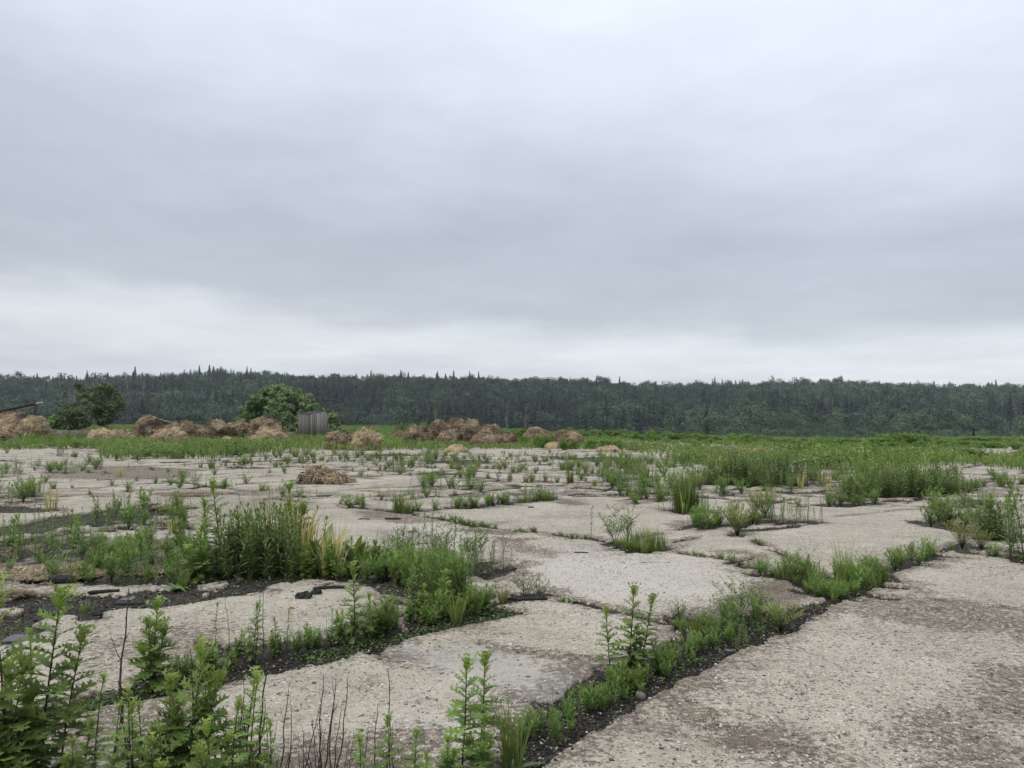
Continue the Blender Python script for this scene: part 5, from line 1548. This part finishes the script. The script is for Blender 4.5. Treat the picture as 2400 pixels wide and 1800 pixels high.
def shrub_row(u0, u1, vt0, vt1, n, wd, Y0, Y1, dark=0.0):
    for i in range(n):
        f = (i + .5 + _r.uniform(-.3, .3)) / n
        SHR.append((u0 + (u1 - u0) * f, vt0 + (vt1 - vt0) * f + _r.normal(0, 2.0), wd * _r.uniform(.7, 1.35), _r.uniform(Y0, Y1), dark))


shrub_row(1165, 1240, 1001, 1002, 3, 42, 70, 78)
shrub_row(1222, 1300, 1019, 1017, 3, 36, 46, 50, .12)
shrub_row(1290, 1500, 1003, 1007, 7, 44, 66, 76)
shrub_row(1300, 1460, 1027, 1030, 5, 36, 42, 46, .08)
shrub_row(1490, 1640, 1007, 1013, 5, 48, 56, 64, .04)
shrub_row(1650, 1800, 1017, 1014, 5, 46, 52, 60)
shrub_row(1800, 2060, 1027, 1024, 8, 46, 46, 54)
shrub_row(2040, 2180, 1014, 1012, 5, 60, 46, 52)
shrub_row(1880, 2180, 1034, 1034, 7, 44, 40, 44, .06)
shrub_row(2170, 2460, 1022, 1022, 8, 48, 48, 58, .15)
shrub_row(2190, 2460, 1036, 1034, 6, 42, 44, 47, .18)
shrub_row(930, 1010, 990, 988, 3, 32, 78, 84)
shrub_row(400, 560, 1050, 1052, 5, 36, 37, 42, .05)
shrub_row(30, 240, 1012, 1018, 6, 34, 52, 56, .12)
SHMESH = []
for s in range(6):
    rng = np.random.default_rng(200 + s)
    bl = clumps(rng, 26, .5, .5, .42, .36, .17, .35)
    V, T, A = leaf_cloud(rng, bl, 2000, .036, tint0=.5)
    SHMESH.append(mesh_tris("low_shrub", V, T, {'tint': A}, M_SHR))
for i, (u, vt, wp, Y, dk) in enumerate(SHR):
    x, zt = at_depth(u, vt, Y); zb = float(terrain_z(np.array([x]), np.array([Y]))[0])
    sh = max((zt - zb), .3)
    o = link("low_shrub", SHMESH[i % 6], None, (x, Y, zb), (0, 0, _r.uniform(0, 6.28)), (wp / F_PX * Y, wp / F_PX * Y, sh / .80))
    tag(o, "low green shrub in the meadow on the right, before the wooded hill" if u > 1100 else ("low green shrub behind the big brown hay pile" if u > 800 else "low green shrub in the grass among the left hay heaps"),
        "shrub", "low shrubs on the right meadow" if u > 1100 else ("low shrubs behind the brown pile" if u > 800 else "low shrubs by the left hay heaps"))


# ------------------------------------------------------------------ wooded ridge
def make_spruce(seed, n=240, slim=.20):
    rng = np.random.default_rng(seed)
    t = rng.random(n) ** .75; z = .06 + .94 * t
    rad = slim * (1 - t) ** .85 * (.75 + .35 * rng.random(n)) + .006
    az = rng.uniform(0, 6.28, n)
    L = np.maximum(rad, .02); w_ = .022 + .05 * (1 - t) * rng.uniform(.6, 1.2, n)
    dr = -.35 * L
    c, s = np.cos(az), np.sin(az); f = .10
    V = np.stack((np.stack((c * rad * f, s * rad * f, z + .02), -1), np.stack((c * rad * .75 - s * w_, s * rad * .75 + c * w_, z + dr * .5), -1),
                  np.stack((c * rad * 1.1, s * rad * 1.1, z + dr), -1), np.stack((c * rad * .75 + s * w_, s * rad * .75 - c * w_, z + dr * .5), -1)), 1)
    T = np.array(((0, 1, 2), (0, 2, 3)))[None] + 4 * np.arange(n)[:, None, None]
    A = np.repeat(np.clip(.45 + rng.normal(0, .2, n), 0, 1), 4)
    # the spire
    V = np.concatenate((V.reshape(-1, 3), [(-.012, 0, .93), (.012, 0, .93), (0, 0, 1.03), (0, -.012, .93), (0, .012, .93)]))
    k = 4 * n
    return V, np.concatenate((T.reshape(-1, 3), [(k, k + 1, k + 2), (k + 3, k + 4, k + 2)])), np.concatenate((A, np.full(5, .4)))


def make_broad(seed, n=360, wid=.26, zb=.18):
    rng = np.random.default_rng(seed)
    bl = clumps(rng, 15, wid, wid, (1 - zb) / 2, zb + (1 - zb) / 2, .17, .1, .6)
    return leaf_cloud(rng, bl, n, .036, shell=.8, tint0=.5, loose=.28)


SPR = [make_spruce(300 + i, slim=(.17, .20, .23, .18)[i]) for i in range(4)]
BRD = [make_broad(310 + i, wid=(.36, .42, .31, .39)[i]) for i in range(4)]


def build_forest():
    rng = np.random.default_rng(55)
    X = []; Yl = []
    y = 452.0
    while y < CREST + 26:
        step = 5.6 + .0018 * y
        half = y * .78 + 40
        xx = np.arange(-half, half, step); xx = xx + rng.normal(0, step * .35, len(xx))
        X.append(xx); Yl.append(np.full(len(xx), y) + rng.normal(0, 4.5, len(xx)))
        y += 13.5
    X = np.concatenate(X); Y = np.concatenate(Yl); n = len(X)
    Z = terrain_z(X, Y)
    u = col_of(X, Y)
    hill = (Y - 450) / 500
    con = 1.7 * fbm(X * .011, Y * .016, seed=131, oct=3) + .30 * fbm(X * .04, Y * .05, seed=133, oct=2) - .36 + .28 * np.exp(-((hill - .32) / .20) ** 2) - .35 * sstep(.08, 0, hill)
    con = con - .25 * sstep(1900, 2300, u) - .2 * sstep(500, 200, u)
    spr = con + rng.normal(0, .22, n) > 0
    spr |= (Y > CREST - 8) & (rng.random(n) < .10)
    spr &= ~((Y > CREST - 60) & (rng.random(n) < .62))
    H = np.where(spr, rng.normal(17.0, 3.6, n), rng.normal(14.5, 3.2, n))
    H = np.where(hill < .07, H * rng.uniform(.45, .8, n), H)
    H = np.where((Y > CREST - 10), np.where(spr, rng.normal(16.5, 2.6, n), rng.normal(15.5, 2.0, n)), H)
    birch = .42 * (fbm(X * .02, Y * .03, seed=139, oct=2)) + .42 * sstep(.20, .04, hill) * sstep(700, 1700, u) + .12 * sstep(1500, 2300, u)
    one = ((Y > CREST - 4) & spr & (np.abs(X / Y) < .70) & (rng.random(n) < .42)) | ((Y < 475) & (np.abs(X / Y) < .70) & (rng.random(n) < .8))
    # individual trees: the front of the wood and the spires on the skyline
    sm = [mesh_tris("crown", *a_[:2], {'tint': a_[2]}, M_CON) for a_ in SPR]
    bm = [mesh_tris("crown", *a_[:2], {'tint': a_[2]}, M_BRO) for a_ in BRD]
    tb = MB(); tb.tube([(0, 0, -.05), (.004, .002, .4), (0, .004, .72)], .011, .005, .5, 5)
    tmesh = tb.mesh("trunk", M_BARK); tb2 = MB(); tb2.tube([(0, 0, -.05), (0, 0, .8)], .013, .004, .5, 5); tmesh2 = tb2.mesh("trunk", M_DBARK)
    cnt = [0, 0]
    for i in np.where(one)[0]:
        s = bool(spr[i])
        if cnt[s] > 170:
            one[i] = False; continue
        cnt[s] += 1
        front = Y[i] < 480
        o = link("spruce_tree" if s else "broadleaf_tree", None, None, (X[i], Y[i], Z[i]), (0, 0, rng.uniform(0, 6.28)), float(H[i]))
        if s:
            tag(o, "dark pointed spruce at the front foot of the wooded hill" if front else "pointed spruce standing out on the skyline of the wooded ridge", "tree", "spruces at the foot of the hill" if front else "spruces on the skyline")
        else:
            tag(o, "rounded broadleaf tree at the front foot of the wooded hill", "tree", "broadleaf trees at the foot of the hill")
        link("crown", (sm if s else bm)[rng.integers(4)], o); link("trunk", tmesh2 if s else tmesh, o)
    print("single forest trees", cnt, "of", n)
    for nm, sel, protos, mat, wj in (("spruce_forest", spr & ~one, SPR, M_CON, 0), ("broadleaf_forest", ~spr & ~one, BRD, M_BRO, 1)):
        Vs = []; Ts = []; As = []; nv = 0
        idx = np.where(sel)[0]; kind = rng.integers(0, 4, len(idx))
        for q in range(4):
            ii = idx[kind == q]; V, T, A = protos[q]
            a = rng.uniform(0, 6.28, len(ii)); c, s = np.cos(a)[:, None], np.sin(a)[:, None]
            h = H[ii][:, None]; wj_ = h * rng.uniform(.85, 1.2, len(ii))[:, None]
            W = np.stack(((V[None, :, 0] * c - V[None, :, 1] * s) * wj_ + X[ii][:, None], (V[None, :, 0] * s + V[None, :, 1] * c) * wj_ + Y[ii][:, None], V[None, :, 2] * h + Z[ii][:, None]), -1)
            TT = T[None] + (len(V) * np.arange(len(ii)))[:, None, None] + nv
            AA = A[None] + (rng.normal(0, .18, len(ii)) + birch[ii])[:, None]
            Vs.append(W.reshape(-1, 3)); Ts.append(TT.reshape(-1, 3)); As.append(np.clip(AA, 0, 1).ravel()); nv += W.shape[0] * W.shape[1]
        o = link(nm, mesh_tris(nm, np.concatenate(Vs), np.concatenate(Ts), {'tint': np.concatenate(As)}, mat))
        tag(o, kind='stuff')


build_forest()
# pale dead trunks in front of the wood
for (u, vb_, vt, lab) in ((1186, 1000, 948, "pale bare dead tree rising in front of the wood right of the big hay pile"), (1232, 1003, 958, "second thinner pale dead tree before the wood"), (336, 930, 895, "pale birch trunk showing inside the wood at the left")):
    rng = np.random.default_rng(int(u)); Y = 440 if u > 1000 else 640
    x, zt = at_depth(u, vt, Y); zb = float(terrain_z(np.array([x]), np.array([Y]))[0]); H = zt - zb
    mb = MB(); p = stem_path(H, .03, 1.0, rng, 8, .03); mb.tube(p, .20, .05, .5, 6)
    for j in range(9):
        t = rng.uniform(.45, .98); b = along(p, t); a = rng.uniform(0, 6.28)
        mb.tube([b, b + np.array((math.cos(a) * .9, math.sin(a) * .9, 1.0)), b + np.array((math.cos(a) * 1.6, math.sin(a) * 1.6, 2.6))], .09, .03, .5, 4)
    tag(link("bare_tree", mb.mesh("bare_tree", M_BARK), None, (x, Y, zb)), lab, "tree")
x, zt = at_depth(2281, 1000, 130.0); zb = float(terrain_z(np.array([x]), np.array([130.0]))[0])
o = link("spruce_tree", None, None, (x, 130.0, zb), (0, 0, .4), ((zt - zb) * .75, (zt - zb) * .75, zt - zb))
tag(o, "small lone dark spruce in the scrub at the far right", "tree")
link("crown", mesh_tris("crown", *make_spruce(350, 420, .24)[:2], {'tint': make_spruce(350, 420, .24)[2]}, M_CON), o)
tb = MB(); tb.tube([(0, 0, -.05), (0, 0, .8)], .02, .006, .5, 6); link("trunk", tb.mesh("trunk", M_DBARK), o)


# ------------------------------------------------------------------ built things: shed, walls, beam, boards
def box(mb, c, s, tint=.5, R=None, taper=0.0, jit=0.0, rng=None):
    c = np.array(c, float); s = np.array(s, float) / 2
    V = np.array([(i, j, k) for k in (-1, 1) for j in (-1, 1) for i in (-1, 1)], float)
    if jit and rng is not None: V = V * (1 + rng.uniform(-jit, jit, (8, 3)))
    V = V * s
    if taper: V[4:, :2] *= 1 - taper
    if R is not None: V = V @ R.T
    T = [(0, 2, 3), (0, 3, 1), (4, 5, 7), (4, 7, 6), (0, 1, 5), (0, 5, 4), (2, 6, 7), (2, 7, 3), (0, 4, 6), (0, 6, 2), (1, 3, 7), (1, 7, 5)]
    mb.add(V + c, T, tint)


def build_shed():
    Y = 66.0
    xl, _ = at_depth(695, 1000, Y); xc, _ = at_depth(727, 1000, Y - .8); xr, zt = at_depth(766, 964, Y)
    top_l = at_depth(695, 970, Y)[1]; top_c = at_depth(727, 971, Y - .8)[1]; top_r = zt
    root = link("wooden_shed", None, None, (xc, Y - .8, -.1)); tag(root, "small weathered plank shed in the grass before the elder bush", "shed")
    rng = np.random.default_rng(8)
    A = np.array((xl - xc, 1.15)); B = np.array((xr - xc, .95)); D = A + B

    def wall(p, q, z0, z1, n, bright):
        mb = MB(); d = (q - p); L = np.hypot(*d); d = d / L; nrm = np.array((d[1], -d[0]))
        a = math.atan2(d[1], d[0]); R = np.array(((math.cos(a), -math.sin(a), 0), (math.sin(a), math.cos(a), 0), (0, 0, 1)))
        for i in range(n):
            w_ = L / n; m_ = p + d * (i + .5) * w_ + nrm * rng.uniform(-.012, .012)
            h = z0 + (z1 - z0) * (i + .5) / n + rng.uniform(-.10, .07)
            box(mb, (m_[0], m_[1], h / 2), (w_ * rng.uniform(.86, .97), .03, h), np.clip(bright + rng.normal(0, .15), .05, .95), R)
        return mb
    O = np.zeros(2)
    link("plank_wall", wall(A, O, top_l + .1, top_c + .1, 8, .34).mesh("plank_wall", M_PLANK), root)['label'] = "darker left plank wall"  # left boards get a darker tint than the right ones
    link("plank_wall", wall(O, B, top_c + .1, top_r + .1, 8, .60).mesh("plank_wall", M_PLANK), root)['label'] = "pale grey right plank wall"
    link("plank_wall", wall(B, D, top_r + .1, top_r + .1, 8, .4).mesh("plank_wall", M_PLANK), root)
    link("plank_wall", wall(D, A, top_r + .1, top_l + .1, 8, .4).mesh("plank_wall", M_PLANK), root)
    mb = MB(); box(mb, (.0, .0, (top_c + .06) / 2), (.09, .09, top_c + .06), .3); link("corner_post", mb.mesh("corner_post", M_PLANK), root)
    mb = MB()
    zz = np.array((top_c, top_r, top_r + .10, top_l + .06)) + .04
    c4 = np.array((O, B, D, A)); ctr = c4.mean(0); c4 = ctr + (c4 - ctr) * 1.0
    V = [(c[0], c[1], z) for c, z in zip(c4, zz)] + [(c[0], c[1], z + .03) for c, z in zip(c4, zz)]
    mb.add(V, [(0, 2, 1), (0, 3, 2), (4, 5, 6), (4, 6, 7), (0, 1, 5), (0, 5, 4), (1, 2, 6), (1, 6, 5), (2, 3, 7), (2, 7, 6), (3, 0, 4), (3, 4, 7)], .5)
    link("roof", mb.mesh("roof", M_RUST), root)


build_shed()


def wall_piece(u0, u1, vt, Y, lab):
    x0, zt = at_depth(u0, vt, Y); x1, _ = at_depth(u1, vt, Y)
    mb = MB(); n = int((x1 - x0) / 1.2) + 1
    for i in range(n):
        a, b = x0 + (x1 - x0) * i / n, x0 + (x1 - x0) * (i + 1) / n
        box(mb, ((a + b) / 2, 0, zt / 2), (b - a - .015, .22, zt), .5)
    tag(link("concrete_wall", mb.mesh("concrete_wall", M_WALL), None, (0, Y, -.02)), lab, "wall")


wall_piece(66, 330, 1008, 63.0, "low grey concrete wall in the grass between the left hay heaps")
wall_piece(640, 692, 1012, 61.0, "short piece of low concrete wall between the tallest hay heap and the shed")


def rot_z(a):
    return np.array(((math.cos(a), -math.sin(a), 0), (math.sin(a), math.cos(a), 0), (0, 0, 1)))


def build_beam():
    Y = 66.0
    a = at_depth(-60, 976, Y); b = at_depth(84, 946, Y); t = at_depth(101, 943, Y); f = at_depth(76, 1000, Y); g0 = at_depth(35, 957, Y); g1 = at_depth(33, 985, Y)
    root = link("rusty_frame", None, None, (b[0], Y, -.05)); tag(root, "rusty iron frame with a sloping beam above the hay heap at the far left", "iron frame")

    def bar(name, p, q, r, mat):
        mb = MB(); mb.tube([(p[0] - b[0], 0, p[1] + .05), ((p[0] + q[0]) / 2 - b[0], 0, (p[1] + q[1]) / 2 + .05), (q[0] - b[0], 0, q[1] + .05)], r, r, .5, 6)
        return link(name, mb.mesh(name, mat), root)
    bar("beam", a, b, .12, M_RUST); bar("beam_tip", b, t, .06, M_PALE)['label'] = "bare pale end of the beam"
    bar("post", b, (f[0], 0.0), .10, M_RUST); bar("post", g0, (g1[0], 0.0), .08, M_RUST)


build_beam()
pa = at_depth(362, 980, 68.0); pb = at_depth(400, 991, 68.0)
mb = MB(); mb.tube([(pa[0], 0, pa[1]), (pb[0], .3, pb[1]), (pb[0] + 1.0, .6, pb[1] - .6)], .07, .07, .6, 4)
tag(link("wooden_plank", mb.mesh("wooden_plank", M_PLANK), None, (0, 68.0, 0)), "grey plank sticking out behind the dark topped hay heap", "plank")


def board(name, u, v, length_px, thick, width, ang, mat, lab, cat, seed=1, curve=0.0):
    rng = np.random.default_rng(seed); x, y = P(u, v); x = float(x); y = float(y); L = length_px / F_PX * y
    mb = MB(); n = 7
    pts = np.stack((np.linspace(-L / 2, L / 2, n), curve * L * np.sin(np.linspace(0, 3.14, n)) + rng.normal(0, .01 * L, n), np.full(n, thick * .5)), 1)
    V = []; T = []
    for i in range(n):
        k = (1 - .25 * abs(2 * i / (n - 1) - 1) ** 3) * rng.uniform(.85, 1.12)
        hw, ht = width / 2 * k, thick / 2 * k * rng.uniform(.8, 1.15)
        for (sy, sz) in ((-1, -.9), (1, -.9), (1.0, .7), (.5, 1.0), (-.5, 1.0), (-1.0, .6)):
            V.append(pts[i] + np.array((rng.normal(0, .006 * L), sy * hw, sz * ht)))
    for i in range(n - 1):
        for k in range(6):
            a, b = i * 6 + k, i * 6 + (k + 1) % 6
            T += [(a, b, b + 6), (a, b + 6, a + 6)]
    for e in (0, (n - 1) * 6):
        for k in range(1, 5):
            T.append((e, e + k + 1, e + k) if e == 0 else (e, e + k, e + k + 1))
    mb.add(V, T, .5)
    return tag(link(name, mb.mesh(name, mat), None, (x, y, .002), (0, 0, ang)), lab, cat)


def lump(name, u, v, w_px, h, mat, lab, cat, seed=1, flat=.8):
    rng = np.random.default_rng(seed); x, y = P(u, v); x = float(x); y = float(y); r = w_px / F_PX * y / 2
    nu, nv = 24, 10
    V = []; T = []
    ox = rng.uniform(0, 50)
    for j in range(nv):
        p = j / (nv - 1) * math.pi / 2
        for i in range(nu):
            t = 2 * math.pi * i / nu
            k = 1 + .55 * float(fbm(np.array([math.cos(t) * 1.9 + ox]), np.array([math.sin(t) * 1.9]), np.array([p * 1.9]), seed=seed, oct=3)[0])
            V.append((math.cos(t) * math.cos(p) ** .7 * r * k, math.sin(t) * math.cos(p) ** .7 * r * k * flat, math.sin(p) ** .8 * h * k - .008))
    for j in range(nv - 1):
        for i in range(nu):
            a, b = j * nu + i, j * nu + (i + 1) % nu
            T += [(a, b, b + nu), (a, b + nu, a + nu)]
    mb = MB(); mb.add(V, T, .5)
    return tag(link(name, mb.mesh(name, mat), None, (x, y, 0)), lab, cat)


board("charred_block", 145, 1366, 52, .07, .13, .05, M_CHAR, "short black charred block on the pale slab at the left", "wood block", 1)
board("charred_stick", 243, 1390, 66, .03, .04, .35, M_CHAR, "black charred stick pointing up right on the dark soil", "stick", 2)
board("charred_stick", 300, 1418, 70, .02, .03, .1, M_CHAR, "thin flat black stick at the lower edge of the dark soil", "stick", 12)
lump("charred_lump", 712, 1402, 38, .055, M_CHAR, "black charred lump, left of two on the slab", "charred lump", 3)
lump("charred_lump", 741, 1393, 28, .055, M_CHAR, "black charred lump, right of two, touching the bent black tube", "charred lump", 4)
board("black_tube", 772, 1382, 74, .035, .05, .22, M_CHAR, "bent black tube lying behind the two charred lumps", "tube", 5, .06)
board("charred_log", 1236, 1408, 92, .035, .06, .05, M_CHAR, "long black charred log in the joint at the centre", "log", 6)
board("charred_board", 980, 1376, 40, .04, .07, -.1, M_CHAR, "short black board at the foot of the grassy strip", "board", 7)
board("charred_board", 921, 1218, 36, .035, .10, -.1, M_CHAR, "black broken board on the rear slab, larger of two", "board", 8)
board("charred_board", 853, 1218, 28, .02, .07, -.15, M_CHAR, "small flat black board left of the larger one on the rear slab", "board", 9)
board("wood_chip", 1362, 1297, 34, .018, .05, -.15, M_CHAR, "dark wood chip in the middle of the pale slab", "wood chip", 10)
board("wood_chip", 1438, 1291, 24, .010, .03, -.3, M_CHAR, "thin dark splinter right of the chip on the pale slab", "wood chip", 11)
board("wood_chip", 990, 1276, 24, .014, .05, .0, M_CHAR, "dark chip behind the thin weeds on the middle slab", "wood chip", 13)
board("wood_chip", 760, 1163, 38, .018, .05, .0, M_CHAR, "dark strip of wood on the slab below the near hay heap", "wood chip", 14)
board("wood_chip", 1244, 1190, 14, .022, .06, .0, M_CHAR, "small dark chip on the rear half of the pale middle slab", "wood chip", 15)
board("wood_stick", 1540, 1320, 64, .010, .014, -.04, M_CHAR, "thin dark stick lying on the pale slab at the right", "stick", 16)
board("wood_stick", 1862, 1362, 52, .014, .018, -.75, M_CHAR, "thin stick across the brown grit left of the spiky plant", "stick", 17)
lump("flat_stone", 968, 1249, 22, .045, M_SLATE, "grey rounded stone on the middle slab behind the weeds", "stone", 18)
board("slate_sheet", 40, 1500, 48, .022, .20, .12, M_SLATE, "grey slate sheet half hidden behind the left mugworts", "slate", 19)
board("slate_sheet", 300, 1406, 30, .015, .12, .1, M_SLATE, "small dark sheet on the black soil", "slate", 29)
lump("stone", 765, 1628, 19, .028, M_STONE, "brown stone on the foreground slab above the dead stalks", "stone", 20)
lump("stone", 740, 1610, 14, .012, M_STONE, "flat small stone left of the brown one", "stone", 21)
lump("brick_piece", 684, 1428, 13, .025, M_BRICK, "orange piece of brick on the slab", "brick", 22)
lump("charred_lump", 226, 1440, 26, .03, M_CHAR, "flat black charred crumb on the edge of the dark soil at the left", "charred lump", 23)
board("concrete_chip", 1502, 1642, 22, .05, .04, -.9, M_WALL, "pale concrete chip on the dark grit of the near joint", "concrete chip", 24)
board("fallen_leaf", 1708, 1526, 18, .008, .04, -.5, M_SLATE, "dark fallen leaf on the slab edge right of the joint", "leaf", 25)
lump("stone", 188, 1550, 11, .02, M_CHAR, "little black stone on the left foreground slab", "stone", 26)
lump("stone", 1890, 1720, 18, .012, M_STONE, "flat pale stone on the gritty near slab", "stone", 27)
lump("stone", 1677, 1722, 9, .012, M_CHAR, "small black pebble on the gritty near slab", "stone", 28)
lump("charred_lump", 800, 1010, 28, .9, M_CHAR, "black tarp scrap on top of the overhanging hay heap", "tarp scrap", 30) if False else None
for (u, v) in ((828, 1300), (836, 1268)):
    x, y = P(u, v + 60); mb = MB(); rng = np.random.default_rng(u)
    for k in range(7):
        R = frame(k * .9, .2); L = .022
        mb.add(np.array([(0, 0, 0), (.6 * L, -.006, 0), (.6 * L, .006, 0), (L, 0, 0)]) @ R.T, [(0, 1, 2), (1, 3, 2)], .5)
    st = MB(); st.tube([(0, 0, -.36), (.01, 0, -.15), (0, 0, 0)], .003, .002, .5, 3)
    o = link("yellow_flower", mb.mesh("yellow_flower", M_YEL), None, (float(x), float(y), .34)); link("stem", st.mesh("stem", M_STEM), o)
    tag(o, "small yellow flower in the dark weeds right of the dock plant" if u == 828 else "second yellow flower a little above the first", "flower")

# ------------------------------------------------------------------ damp summer air
mb = MB(); box(mb, (0, 560, 25), (3400, 1320, 120)); V, T, A = mb.arrays()
hm = bpy.data.materials.new("haze"); hm.use_nodes = True
t = NT(hm.node_tree)
vol = t.n('ShaderNodeVolumePrincipled', {'Color': (.86, .92, 1.0, 1), 'Density': .00010, 'Anisotropy': 0.0})
t.n('ShaderNodeOutputMaterial', {'Volume': vol.outputs[0]})
tag(link("haze", mesh_tris("haze", V, T, None, hm)), kind='stuff')
